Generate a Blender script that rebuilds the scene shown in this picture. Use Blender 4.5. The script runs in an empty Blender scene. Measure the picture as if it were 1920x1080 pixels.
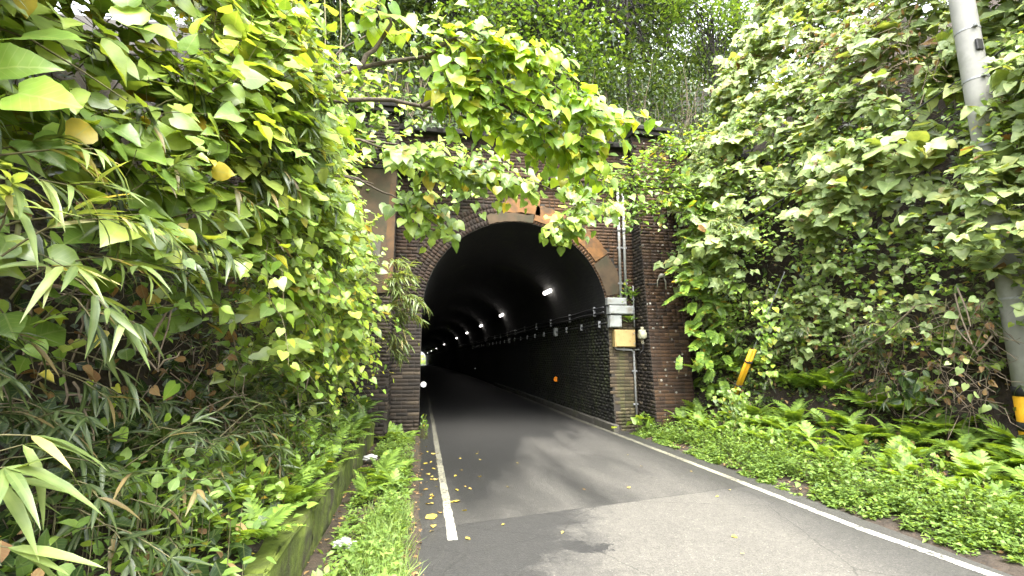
import bpy, bmesh, math, random
import numpy as np
from mathutils import Vector, Matrix

# ------------------------------------------------------------------ camera, sky, sun, exposure
sc = bpy.context.scene
C = sc.collection
random.seed(11)
rng = np.random.default_rng(11)
R = math.radians
CAM = np.array([-2.05, -9.87, 1.6])
PITCH, YAW, FPX = R(7.9), R(10.6), 900.0          # FPX: focal length in pixels of a 1920 px wide picture
cam_d = bpy.data.cameras.new('camera')
cam_d.sensor_width = 36.0
cam_d.lens = 36.0 * FPX / 1920.0
cam_d.clip_start, cam_d.clip_end = 0.05, 1500
cam = bpy.data.objects.new('camera', cam_d)
C.objects.link(cam)
cam.location = CAM
cam.rotation_euler = (R(90) + PITCH, 0, -YAW)
sc.camera = cam

SUN_EL, SUN_AZ = R(62), R(176)                    # azimuth clockwise from +Y
wd = bpy.data.worlds.new('World')
sc.world = wd
wd.use_nodes = True
wn = wd.node_tree
bg = wn.nodes['Background']
sky = wn.nodes.new('ShaderNodeTexSky')
sky.sky_type = 'NISHITA'
sky.sun_disc = False
sky.sun_elevation, sky.sun_rotation = SUN_EL, SUN_AZ
sky.air_density, sky.dust_density, sky.ozone_density = 1.0, 3.0, 1.0
hs = wn.nodes.new('ShaderNodeHueSaturation')
hs.inputs['Saturation'].default_value = 0.22
wn.links.new(sky.outputs[0], hs.inputs['Color'])
wn.links.new(hs.outputs[0], bg.inputs['Color'])
bg.inputs['Strength'].default_value = 0.15
sd = bpy.data.lights.new('sun', 'SUN')
sd.energy, sd.angle, sd.color = 0.9, R(48), (1.0, 0.95, 0.86)
sun = bpy.data.objects.new('sun', sd)
C.objects.link(sun)
sdir = Vector((math.sin(SUN_AZ) * math.cos(SUN_EL), math.cos(SUN_AZ) * math.cos(SUN_EL), math.sin(SUN_EL)))
sun.rotation_euler = sdir.to_track_quat('Z', 'Y').to_euler()
sun.location = (0, -5, 30)

sc.view_settings.view_transform = 'Standard'
sc.view_settings.look = 'None'
sc.view_settings.exposure = 3.58
sc.view_settings.gamma = 1
sc.view_settings.use_curve_mapping = False
cy = sc.cycles
cy.max_bounces, cy.diffuse_bounces, cy.glossy_bounces, cy.transmission_bounces, cy.transparent_max_bounces = 6, 4, 2, 4, 4
cy.use_denoising = True
cy.sample_clamp_indirect = 6

# ------------------------------------------------------------------ projection helpers (design positions from the photograph)
fw = np.array([math.sin(YAW) * math.cos(PITCH), math.cos(YAW) * math.cos(PITCH), math.sin(PITCH)])
rt = np.array([math.cos(YAW), -math.sin(YAW), 0])
up_ = np.cross(rt, fw)
UP = np.array([0, 0, 1.0])

def on(axis, v, px, py):
    d = fw + rt * (px - 960) / FPX + up_ * (540 - py) / FPX
    return CAM + d * ((v - CAM[axis]) / d[axis])

def nrm(v):
    v = np.asarray(v, float)
    return v / np.maximum(np.linalg.norm(v, axis=-1, keepdims=True), 1e-9)

def rnd(n, k=1.0):
    return rng.normal(size=(n, 3)) * k

# ------------------------------------------------------------------ object helpers
def link(o):
    C.objects.link(o)
    return o

def tag(o, label=None, cat=None, group=None, kind=None):
    if label: o['label'] = label
    if cat: o['category'] = cat
    if group: o['group'] = group
    if kind: o['kind'] = kind
    return o

def thing(name, label, cat, loc=(0, 0, 0), group=None):
    o = link(bpy.data.objects.new(name, None))
    o.empty_display_size = 0.1
    o.location = loc
    return tag(o, label, cat, group)

def mesh_np(name, V, T, UV=None, mats=(), mi=None, smooth=True):
    """triangles T over vertices V as a mesh datablock; UV per vertex"""
    V = np.ascontiguousarray(V, np.float32)
    T = np.ascontiguousarray(T, np.int32)
    me = bpy.data.meshes.new(name)
    k = T.shape[1]
    me.vertices.add(len(V)); me.vertices.foreach_set('co', V.ravel())
    me.loops.add(T.size); me.loops.foreach_set('vertex_index', T.ravel())
    me.polygons.add(len(T))
    me.polygons.foreach_set('loop_start', np.arange(0, T.size, k, dtype=np.int32))
    try: me.polygons.foreach_set('loop_total', np.full(len(T), k, np.int32))
    except Exception: pass
    if mi is not None: me.polygons.foreach_set('material_index', np.ascontiguousarray(mi, np.int32))
    if UV is not None:
        l = me.uv_layers.new(name='UVMap')
        l.data.foreach_set('uv', np.ascontiguousarray(UV[T.ravel()], np.float32).ravel())
    me.update(calc_edges=True)
    if smooth: me.polygons.foreach_set('use_smooth', np.ones(len(T), bool))
    for m in mats: me.materials.append(m)
    me.validate()
    return me

def obj(name, me, parent=None, kind=None, loc=None):
    o = link(bpy.data.objects.new(name, me))
    if parent is not None: o.parent = parent
    if kind: o['kind'] = kind
    if loc is not None: o.location = loc
    return o

class MB:
    """collects boxes, tubes, prisms into one bmesh"""
    def __init__(s): s.b = bmesh.new()
    def box(s, c, d, rot=None, bev=0.0, seg=1):
        r = bmesh.ops.create_cube(s.b, size=1.0)
        vs = r['verts']
        M = Matrix.Translation(Vector(c)) @ (rot.to_4x4() if rot is not None else Matrix()) @ Matrix.Diagonal((d[0], d[1], d[2], 1))
        bmesh.ops.transform(s.b, matrix=M, verts=vs)
        if bev:
            es = list({e for v in vs for e in v.link_edges})
            bmesh.ops.bevel(s.b, geom=es, offset=bev, segments=seg, affect='EDGES', profile=.6)
        return s
    def tube(s, pts, r, n=8, cap=True):
        pts = [Vector(p) for p in pts]
        rs = r if hasattr(r, '__len__') else [r] * len(pts)
        rings = []
        for i, p in enumerate(pts):
            t = (pts[min(i + 1, len(pts) - 1)] - pts[max(i - 1, 0)]).normalized()
            a = t.cross(Vector((0.13, 0.31, 0.94)))
            if a.length < 1e-3: a = t.cross(Vector((1, 0, 0)))
            a.normalize(); b = t.cross(a)
            rings.append([s.b.verts.new(p + (a * math.cos(2 * math.pi * k / n) + b * math.sin(2 * math.pi * k / n)) * rs[i]) for k in range(n)])
        for q, w in zip(rings, rings[1:]):
            for k in range(n):
                s.b.faces.new((q[k], q[(k + 1) % n], w[(k + 1) % n], w[k]))
        if cap:
            s.b.faces.new(rings[0][::-1]); s.b.faces.new(rings[-1])
        return s
    def poly(s, pts):
        s.b.faces.new([s.b.verts.new(Vector(p)) for p in pts]); return s
    def build(s, name, mat, parent=None, kind=None, smooth=False, loc=None):
        bmesh.ops.recalc_face_normals(s.b, faces=s.b.faces)
        me = bpy.data.meshes.new(name)
        s.b.to_mesh(me); s.b.free()
        if smooth: me.polygons.foreach_set('use_smooth', [True] * len(me.polygons))
        for m in (mat if isinstance(mat, (list, tuple)) else [mat]): me.materials.append(m)
        return obj(name, me, parent, kind, loc)

# ------------------------------------------------------------------ materials
def newmat(name):
    m = bpy.data.materials.new(name); m.use_nodes = True
    t = m.node_tree
    return m, t, t.nodes['Principled BSDF'], t.nodes['Material Output']

def N(t, kind, **kw):
    n = t.nodes.new('ShaderNode' + kind)
    for k, v in kw.items():
        if k in n.inputs.keys(): n.inputs[k].default_value = v
        else: setattr(n, k, v)
    return n

def L(t, a, b): t.links.new(a, b)

def ramp(t, fac, stops, interp='LINEAR'):
    r = t.nodes.new('ShaderNodeValToRGB')
    e = r.color_ramp.elements
    while len(e) < len(stops): e.new(0.5)
    for el, (p, c) in zip(e, stops):
        el.position = p
        el.color = (*c, 1) if len(c) == 3 else c
    r.color_ramp.interpolation = interp
    if fac is not None: L(t, fac, r.inputs[0])
    return r

def mixc(t, fac, a, b, mode='MIX'):
    n = t.nodes.new('ShaderNodeMix'); n.data_type = 'RGBA'; n.blend_type = mode
    for sock, v in ((n.inputs[0], fac), (n.inputs[6], a), (n.inputs[7], b)):
        if hasattr(v, 'links'): L(t, v, sock)
        elif sock.type == 'VALUE': sock.default_value = v
        else: sock.default_value = (*v, 1)
    return n.outputs[2]

def math_(t, op, a, b=None, clamp=False):
    n = t.nodes.new('ShaderNodeMath'); n.operation = op; n.use_clamp = clamp
    for s, v in zip(n.inputs, (a, b)):
        if v is None: continue
        if hasattr(v, 'links'): L(t, v, s)
        else: s.default_value = v
    return n.outputs[0]

def rand_id(t):
    g = N(t, 'NewGeometry'); o = N(t, 'ObjectInfo')
    return math_(t, 'FRACT', math_(t, 'ADD', g.outputs['Random Per Island'], o.outputs['Random']))

def noise(t, scale, detail=4, rough=.55, vec=None):
    n = N(t, 'TexNoise', Scale=scale, Detail=detail, Roughness=rough)
    if vec is not None: L(t, vec, n.inputs['Vector'])
    return n

def wpos(t): return N(t, 'NewGeometry').outputs['Position']

def bump(t, h, strength, dist, bsdf):
    b = N(t, 'Bump', Strength=strength, Distance=dist)
    L(t, h, b.inputs['Height']); L(t, b.outputs[0], bsdf.inputs['Normal'])

def leaf_mat(name, stops, trans=.38, rough=.38, tint=(1.5, 1.35, .45), vein=.5, spec=.5):
    m, t, b, out = newmat(name)
    r = rand_id(t)
    col = ramp(t, r, stops).outputs[0]
    uv = N(t, 'UVMap').outputs[0]
    sx = N(t, 'SeparateXYZ'); L(t, uv, sx.inputs[0])
    au = math_(t, 'ABSOLUTE', math_(t, 'SUBTRACT', sx.outputs[0], .5))
    mid = math_(t, 'LESS_THAN', au, .022)
    w = math_(t, 'FRACT', math_(t, 'SUBTRACT', math_(t, 'MULTIPLY', sx.outputs[1], 6.5), math_(t, 'MULTIPLY', au, 5.0)))
    sv = math_(t, 'LESS_THAN', w, .13)
    v = math_(t, 'MULTIPLY', math_(t, 'MAXIMUM', mid, math_(t, 'MULTIPLY', sv, .55)), vein, clamp=True)
    col = mixc(t, v, col, mixc(t, .6, col, (.32, .36, .16)))
    nz = noise(t, 9.0, 3, vec=wpos(t))
    mot = ramp(t, nz.outputs[0], [(.3, (.68, .72, .66)), (.7, (1.25, 1.2, 1.12))]).outputs[0]
    col = mixc(t, 1.0, col, mot, 'MULTIPLY')
    L(t, col, b.inputs['Base Color'])
    b.inputs['Roughness'].default_value = rough
    b.inputs['Specular IOR Level'].default_value = spec
    tr = N(t, 'BsdfTranslucent')
    L(t, mixc(t, 1.0, col, tint, 'MULTIPLY'), tr.inputs['Color'])
    mx = N(t, 'MixShader'); mx.inputs[0].default_value = trans
    L(t, b.outputs[0], mx.inputs[1]); L(t, tr.outputs[0], mx.inputs[2]); L(t, mx.outputs[0], out.inputs['Surface'])
    return m

def simple(name, col, rough=.6, var=.25, scale=8, bmp=0.0, metal=0.0, spec=.4, dirt=None):
    m, t, b, out = newmat(name)
    nz = noise(t, scale, 6, .62, wpos(t))
    lo = tuple(c * (1 - var) for c in col); hi = tuple(min(1, c * (1 + var)) for c in col)
    c = ramp(t, nz.outputs[0], [(.3, lo), (.7, hi)]).outputs[0]
    if dirt:
        n2 = noise(t, dirt[1], 5, .65, wpos(t))
        c = mixc(t, ramp(t, n2.outputs[0], [(dirt[2], (0, 0, 0)), (dirt[2] + .15, (1, 1, 1))]).outputs[0], c, dirt[0])
    L(t, c, b.inputs['Base Color'])
    b.inputs['Roughness'].default_value = rough; b.inputs['Metallic'].default_value = metal
    b.inputs['Specular IOR Level'].default_value = spec
    if bmp: bump(t, noise(t, scale * 3, 5, .6, wpos(t)).outputs[0], .6, bmp, b)
    return m

YEL, BRN = (.34, .24, .02), (.16, .08, .025)
M = {}
M['heart'] = leaf_mat('heart_leaf', [(0, (0.095, 0.166, 0.029)), (.35, (0.156, 0.263, 0.042)), (.75, (0.224, 0.335, 0.055)), (.95, (0.298, 0.390, 0.055)), (.985, (0.451, 0.362, 0.056))])
M['glossy'] = leaf_mat('glossy_leaf', [(0, (0.130, 0.204, 0.047)), (.4, (0.207, 0.297, 0.069)), (.8, (0.282, 0.360, 0.082)), (.96, (0.369, 0.432, 0.084)), (.99, YEL)], rough=.3, spec=.65)
M['lime'] = leaf_mat('lime_leaf', [(0, (0.124, 0.236, 0.038)), (.4, (0.218, 0.354, 0.045)), (.85, (0.312, 0.424, 0.045)), (.98, (0.421, 0.408, 0.045))], trans=.5)
M['kudzu'] = leaf_mat('kudzu_leaf', [(0, (0.131, 0.195, 0.069)), (.4, (0.209, 0.283, 0.104)), (.85, (0.290, 0.357, 0.144)), (.965, (0.348, 0.384, 0.132)), (.99, BRN)], rough=.5, trans=.32)
M['small'] = leaf_mat('small_leaf', [(0, (0.080, 0.155, 0.028)), (.5, (0.146, 0.258, 0.039)), (.93, (0.221, 0.342, 0.048)), (.98, YEL)], trans=.4)
M['dark'] = leaf_mat('forest_leaf', [(0, (0.014, 0.035, 0.010)), (.6, (0.029, 0.061, 0.015)), (1, (0.054, 0.096, 0.021))], trans=.4)  # green darkened so the deep shade of the wood sits in the colour
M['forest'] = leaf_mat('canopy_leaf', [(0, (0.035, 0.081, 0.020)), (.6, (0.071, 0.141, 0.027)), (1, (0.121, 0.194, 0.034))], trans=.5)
M['bamboo'] = leaf_mat('bamboo_leaf', [(0, (0.075, 0.117, 0.034)), (.5, (0.145, 0.207, 0.064)), (.88, (0.214, 0.275, 0.094)), (.93, (0.327, 0.282, 0.119)), (1, (0.408, 0.340, 0.169))], vein=.2)
M['sasa'] = leaf_mat('undergrowth_leaf', [(0, (0.020, 0.040, 0.012)), (.6, (0.045, 0.075, 0.022)), (.9, (0.075, 0.110, 0.035)), (.95, (0.150, 0.110, 0.050)), (1, (0.200, 0.150, 0.070))], vein=.2)  # darker bamboo leaf, shade of the hollows put into the colour
M['fern'] = leaf_mat('fern_leaf', [(0, (0.114, 0.196, 0.034)), (.6, (0.188, 0.303, 0.053)), (1, (0.273, 0.396, 0.069))], trans=.45, rough=.55, vein=.15)
M['fern_dark'] = leaf_mat('shaded_fern_leaf', [(0, (0.066, 0.129, 0.029)), (1, (0.130, 0.221, 0.046))], trans=.4, rough=.55, vein=.15)  # fern green with shade painted into it
M['herb'] = leaf_mat('herb_leaf', [(0, (0.092, 0.168, 0.034)), (.6, (0.156, 0.258, 0.053)), (1, (0.214, 0.316, 0.068))], trans=.45, rough=.55, vein=.3)
M['dead'] = leaf_mat('dead_leaf', [(0, (.1, .05, .02)), (.5, (.2, .11, .045)), (1, (.33, .22, .1))], trans=.2, rough=.8, vein=.4)
M['fallen'] = leaf_mat('fallen_leaf', [(0, (.3, .16, .04)), (.3, (.42, .32, .07)), (.6, (.55, .42, .04)), (1, (.5, .36, .12))], trans=.1, rough=.6, vein=.5)
M['bark'] = simple('bark', (.07, .055, .04), .9, .5, 14, .02)
M['twig'] = simple('twig', (.16, .125, .085), .85, .4, 20, .004)
M['dark_stem'] = simple('shaded_stem', (.016, .0135, .0105), .9, .5, 14)  # stem brown darkened to carry the shade of the wood
M['forest_floor'] = simple('forest_floor', (.016, .013, .009), .95, .5, 6, .05)  # litter darkened, shade under the trees put into the colour
M['vine_stem'] = simple('vine_stem', (.12, .11, .05), .8, .4, 20)
M['soil'] = simple('soil', (.032, .024, .017), .95, .5, 6, .05, dirt=((.06, .04, .024), 22, .55))
M['moss'] = simple('moss', (.075, .1, .012), .95, .6, 5, .03, dirt=((.045, .04, .022), 3.0, .5))
M['litter'] = simple('leaf_litter', (.04, .029, .018), .95, .6, 18, .03, dirt=((.03, .033, .014), 4, .52))
# ------------------------------------------------------------------ leaf shapes (unit length along +Y, face up +Z)
def finer(rows, n):
    """the same outline with n rows, rounded between the given points"""
    A = np.array(rows, float); t = np.linspace(0, 1, len(A)); tt = np.linspace(0, 1, n)
    def cat(v):
        m_ = np.gradient(v, t); o = []
        for q in tt:
            i = min(int(np.searchsorted(t, q, 'right')) - 1, len(t) - 2); h = t[i + 1] - t[i]; s = (q - t[i]) / h
            o.append((2 * s**3 - 3 * s**2 + 1) * v[i] + (s**3 - 2 * s**2 + s) * h * m_[i] + (-2 * s**3 + 3 * s**2) * v[i + 1] + (s**3 - s**2) * h * m_[i + 1])
        return np.array(o)
    B = np.stack([cat(A[:, k]) for k in range(3)], 1); B[:, 1] = np.maximum(B[:, 1], 0); B[0], B[-1] = A[0], A[-1]
    return [tuple(r) for r in B]
def strip(rows, fold=.12, droop=.16, wav=.0, seed=0):
    """rows: (mid_y, edge_x, edge_y)"""
    g = np.random.default_rng(seed)
    V, T = [], []
    for i, (my, ex, ey) in enumerate(rows):
        l = ex * (1 + g.normal() * .05); r = ex * (1 + g.normal() * .05)
        z = lambda x, y: fold * abs(x) - droop * max(y, 0) ** 2 + (wav * g.normal() if ex > 0 else 0)
        V += [(-l, ey, z(l, ey)), (0, my, z(0, my) - .0), (r, ey, z(r, ey))]
    for i in range(len(rows) - 1):
        a = 3 * i
        T += [(a, a + 1, a + 4), (a, a + 4, a + 3), (a + 1, a + 2, a + 5), (a + 1, a + 5, a + 4)]
    V = np.array(V, float)
    T = [t for t in T if len({tuple(np.round(V[q], 5)) for q in t}) == 3]
    UV = np.stack([.5 + V[:, 0], V[:, 1]], 1)
    return V, np.array(T), UV

HEART = [(0, .2, -.13), (.1, .41, .0), (.28, .48, .22), (.5, .37, .5), (.75, .16, .78), (1, 0, 1)]
OVATE = [(0, 0, 0), (.15, .21, .13), (.36, .31, .36), (.62, .24, .64), (.86, .09, .87), (1, 0, 1)]
BROAD = [(0, .05, -.03), (.12, .36, .08), (.33, .46, .33), (.58, .36, .6), (.83, .14, .84), (1, 0, 1)]
LANCE = [(0, 0, 0), (.12, .05, .12), (.35, .068, .35), (.62, .05, .62), (.88, .018, .88), (1, 0, 1)]
LOBED = [(0, .14, -.08), (.14, .40, .02), (.28, .24, .26), (.46, .42, .36), (.62, .16, .62), (1, 0, 1)]
TINY = [(0, 0, 0), (.42, .27, .42), (1, 0, 1)]
LOW = [(0, 0, 0), (.3, .3, .3), (.65, .22, .65), (1, 0, 1)]
BLADE = [(0, .018, 0), (.3, .016, .3), (.65, .011, .65), (1, 0, 1)]
PROTO = {
    'heart_fine': [strip(finer(HEART, 13), (.1, .25, .4)[k], (.1, .2, .3)[k], .006, 90 + k) for k in range(3)],
    'heart': [strip(finer(HEART, 6), (.1, .22, .34, -.1, .5, .16)[k], (.1, .2, .34, .05, .26, -.08)[k], (.015, .02, .03, .02, .035, .03)[k], k) for k in range(6)],
    'ovate': [strip(OVATE, (.2, .35, -.05, .5)[k], (.12, .22, .05, .35)[k], (.012, .02, .025, .03)[k], 10 + k) for k in range(4)],
    'broad': [strip(finer(BROAD, 7), (.05, .2, .35, -.12, .48)[k], (.08, .2, .32, .0, .25)[k], (.02, .025, .03, .03, .04)[k], 20 + k) for k in range(5)] + [strip(LOBED, .15, .15, .03, 27)],
    'lance': [strip(LANCE, .3, .15 + .22 * k, .0, 30 + k) for k in range(3)],
    'low': [strip(LOW, .2, .2, .02, 40), strip(LOW, .05, .05, .02, 41)],
    'tiny': [strip(TINY, .25, .2, .02, 43), strip(TINY, .1, .05, .02, 44), strip(TINY, .4, .35, .02, 45)],
    'heart_low': [strip([(0, .24, -.12), (.2, .48, .12), (.5, .37, .5), (1, 0, 1)], (.1, .3, .45, -.1)[k], (.1, .25, .35, .0)[k], .02, 46 + k) for k in range(4)],
    'blade': [strip(BLADE, .2, .3 + .3 * k, 0, 50 + k) for k in range(2)],
}
def frond(seed, npin=13, wide=.27):
    g = np.random.default_rng(seed)
    V, T = [], []
    def cz(t): return .38 * t - .62 * t * t
    def add(vs, ts):
        o = len(V); V.extend(vs); T.extend([(a + o, b + o, c + o) for a, b, c in ts])
    for i in range(8):
        t0, t1 = i / 8, (i + 1) / 8; w = .008
        add([(-w, t0, cz(t0)), (w, t0, cz(t0)), (w * .8, t1, cz(t1)), (-w * .8, t1, cz(t1))], [(0, 1, 2), (0, 2, 3)])
    for i in range(npin):
        t = .14 + .84 * i / npin
        ln = wide * (math.sin(math.pi * min(1, (t * .86 + .16))) ** .8 + .06) * (1 + g.normal() * .06)
        for s in (-1, 1):
            a = R(68 - 26 * t + g.normal() * 5)
            dx, dy = math.sin(a) * s, math.cos(a)
            px, py = -dy * s, dx * s
            hw = .030 + .006 * (1 - t)
            b0 = np.array([0, t + .01 * s, cz(t)])
            P = lambda f, w: b0 + np.array([dx * ln * f + px * w, dy * ln * f + py * w, -.28 * ln * f * f - .12 * abs(w)])
            add([P(0, -hw * .7), P(0, hw * .7), P(.33, -hw), P(.33, hw), P(.7, -hw * .7), P(.7, hw * .7), P(1, 0)],
                [(0, 1, 3), (0, 3, 2), (2, 3, 5), (2, 5, 4), (4, 5, 6)])
    V = np.array(V, float)
    return V, np.array(T), np.stack([.5 + V[:, 0] * 0 + .2, V[:, 1]], 1)
PROTO['frond'] = [frond(60), frond(61, 12, .32), frond(62, 15, .23)]
def pinnate(seed):
    V, T, UV = [], [], []
    for i in range(6):
        t = .2 + .72 * i / 6
        for s in (-1, 1):
            v, tt, uv = strip(OVATE, .15, .15, .01, seed + i)
            a = R(62 - 20 * t) * -s
            c_, s_ = math.cos(a), math.sin(a)
            p = v * .3
            p = np.stack([p[:, 0] * c_ - p[:, 1] * s_, p[:, 0] * s_ + p[:, 1] * c_ + t, p[:, 2] - .18 * t * t], 1)
            o = sum(len(x) for x in V); V.append(p); T.append(tt + o); UV.append(uv)
    v, tt, uv = strip(OVATE, .15, .15, .01, seed + 9)
    o = sum(len(x) for x in V); V.append(v * .3 + np.array([0, .9, -.16])); T.append(tt + o); UV.append(uv)
    o = sum(len(x) for x in V)
    V.append(np.array([(-.008, 0, 0), (.008, 0, 0), (.005, 1, -.18), (-.005, 1, -.18)])); T.append(np.array([(0, 1, 2), (0, 2, 3)]) + o); UV.append(np.full((4, 2), .5))
    return np.concatenate(V), np.concatenate(T), np.concatenate(UV)
PROTO['pinnate'] = [pinnate(70), pinnate(80)]

_leaf_mesh = {}
def leaf_mesh(proto, k, mat):
    key = (proto, k, mat)
    if key not in _leaf_mesh:
        V, T, UV = PROTO[proto][k]
        _leaf_mesh[key] = mesh_np('frond' if proto == 'frond' else 'leaf', V, T, UV, [M[mat]])
    return _leaf_mesh[key]

def basis(D, Nn):
    D = nrm(D); Z = nrm(Nn - (Nn * D).sum(-1, keepdims=True) * D); X = np.cross(D, Z)
    return np.stack([X, D, Z], -1)                 # columns

PLANTS = []
class Plant:
    def __init__(s, name, label, cat, loc, group=None, maxind=200, leafname='leaf', stemmat='vine_stem', minpx=10, rest='foliage', kind=None):
        s.name, s.label, s.cat, s.loc, s.group, s.maxind = name, label, cat, np.array(loc, float), group, maxind
        s.leafname, s.stemmat, s.minpx, s.rest, s.kind = leafname, stemmat, minpx, rest, kind
        s.lv, s.tubes = [], []
        PLANTS.append(s)
    def leaves(s, P, D, Nn, S, proto, mat):
        P = np.atleast_2d(P); n = len(P)
        if n == 0: return
        keep = np.linalg.norm(P - CAM, axis=1) > 1.25
        P, D, Nn = P[keep], np.broadcast_to(D, (n, 3))[keep], np.broadcast_to(Nn, (n, 3))[keep]
        S = np.broadcast_to(S, (n,))[keep]
        s.lv.append((P, basis(D, Nn), S, proto, mat, rng.integers(0, len(PROTO[proto]), len(P))))
    def stems(s, Q, r0, r1, sides=3, name='stem', mat=None):
        """Q: (n,k,3) polylines"""
        s.tubes.append((np.asarray(Q, float), r0, r1, sides, name, mat or s.stemmat))

def tube_np(Q, r0, r1, n):
    Nn, k, _ = Q.shape
    t = np.gradient(Q, axis=1); t = nrm(t)
    a = nrm(np.cross(t, np.array([.13, .31, .94]))); b = np.cross(t, a)
    r = np.linspace(0, 1, k)[None, :, None, None]
    rad = (np.asarray(r0, float).reshape(-1, 1, 1, 1) * (1 - r) + np.asarray(r1, float).reshape(-1, 1, 1, 1) * r)
    ang = np.arange(n) * 2 * np.pi / n
    ring = a[:, :, None, :] * np.cos(ang)[None, None, :, None] + b[:, :, None, :] * np.sin(ang)[None, None, :, None]
    V = (Q[:, :, None, :] + ring * rad).reshape(-1, 3)
    i = np.arange(Nn)[:, None, None] * k * n; j = np.arange(k - 1)[None, :, None] * n; m = np.arange(n)[None, None, :]
    q0 = i + j + m; q1 = i + j + (m + 1) % n
    F = np.stack([q0, q1, q1 + n, q0 + n], -1).reshape(-1, 4)
    return V, F

def merged(lv, loc):
    Vs, Ts, Us, Ms, mats = [], [], [], [], []
    o = 0
    for P, B, S, proto, mat, k in lv:
        if mat not in mats: mats.append(mat)
        for kk in range(len(PROTO[proto])):
            q = k == kk
            if not q.any(): continue
            V, T, UV = PROTO[proto][kk]
            W = np.einsum('nij,vj->nvi', B[q] * S[q][:, None, None], V) + (P[q] - loc)[:, None, :]
            n = len(W)
            Vs.append(W.reshape(-1, 3)); Ts.append((T[None] + (np.arange(n) * len(V))[:, None, None] + o).reshape(-1, 3))
            Us.append(np.tile(UV, (n, 1))); Ms.append(np.full(n * len(T), mats.index(mat)))
            o += n * len(V)
    if not Vs: return None
    return np.concatenate(Vs), np.concatenate(Ts), np.concatenate(Us), np.concatenate(Ms), [M[m] for m in mats]

def build_plants():
    # a coarse depth picture of all leaves tells which ones show
    CELL = 10
    W_, H_ = 1920 // CELL, 1080 // CELL
    zb = np.full(W_ * H_, 1e9)
    info = []
    for p in PLANTS:
        for l in p.lv:
            P, B, S = l[0], l[1], l[2]
            c = P + B[:, :, 1] * S[:, None] * .5
            d = c - CAM
            z = d @ fw
            zz = np.maximum(z, .05)
            px = 960 + FPX * (d @ rt) / zz; py = 540 - FPX * (d @ up_) / zz
            inn = (z > .1) & (px > -10) & (px < 1930) & (py > -10) & (py < 1090)
            cx = np.clip((px / CELL).astype(int), 0, W_ - 1); cyy = np.clip((py / CELL).astype(int), 0, H_ - 1)
            ci = cyy * W_ + cx
            np.minimum.at(zb, ci[inn], z[inn])
            far = (z < -.3) | (px < -400) | (px > 2320) | (py < -400)
            info.append((z, ci, inn, FPX * S / zz, far))
    it = iter(info)
    total = 0
    for p in PLANTS:
        root = thing(p.name, p.label, p.cat, p.loc, p.group)
        if p.kind: root['kind'] = p.kind
        cand = []
        rest = []
        masks = []
        for li, l in enumerate(p.lv):
            z, ci, inn, px, far = next(it)
            vis = inn & (z < zb[ci] + .12) & (px >= p.minpx)
            idx = np.nonzero(vis)[0]
            cand += [(px[i], li, i) for i in idx]
            masks.append(~far | (rng.random(len(z)) < .4) if p.cat == 'vine' else np.ones(len(z), bool))   # thin what lies well outside the view
        cand.sort(reverse=True)
        for _, li, i in cand[:p.maxind]:
            masks[li][i] = False
            P, B, S, proto, mat, k = p.lv[li]
            o = obj(p.leafname, leaf_mesh(proto, int(k[i]), mat), root)
            Mx = Matrix.Identity(4)
            Bs = B[i] * S[i]
            for a in range(3):
                for b in range(3): Mx[a][b] = Bs[a][b]
                Mx[a][3] = P[i][a] - p.loc[a]
            o.matrix_basis = Mx
            total += 1
        lv = [(l[0][m], l[1][m], l[2][m], l[3], l[4], l[5][m]) for l, m in zip(p.lv, masks) if m.any()]
        g = merged(lv, p.loc)
        if g:
            V, T, UV, mi, mats = g
            me = mesh_np(p.rest, V, T, UV, mats, mi)
            o = obj(p.rest, me, root, 'stuff')
        byname = {}
        for tb in p.tubes: byname.setdefault((tb[4], tb[5]), []).append(tb)
        for (nm, mt), tbs in byname.items():
            Vs, Fs, o_ = [], [], 0
            for Q, r0, r1, sd_, _, _ in tbs:
                V, F = tube_np(Q - p.loc, r0, r1, sd_)
                Vs.append(V); Fs.append(F + o_); o_ += len(V)
            obj(nm, mesh_np(nm, np.concatenate(Vs), np.concatenate(Fs), None, [M[mt]]), root, 'stuff' if len(tbs) > 1 or tbs[0][0].shape[0] > 3 else None)

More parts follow.
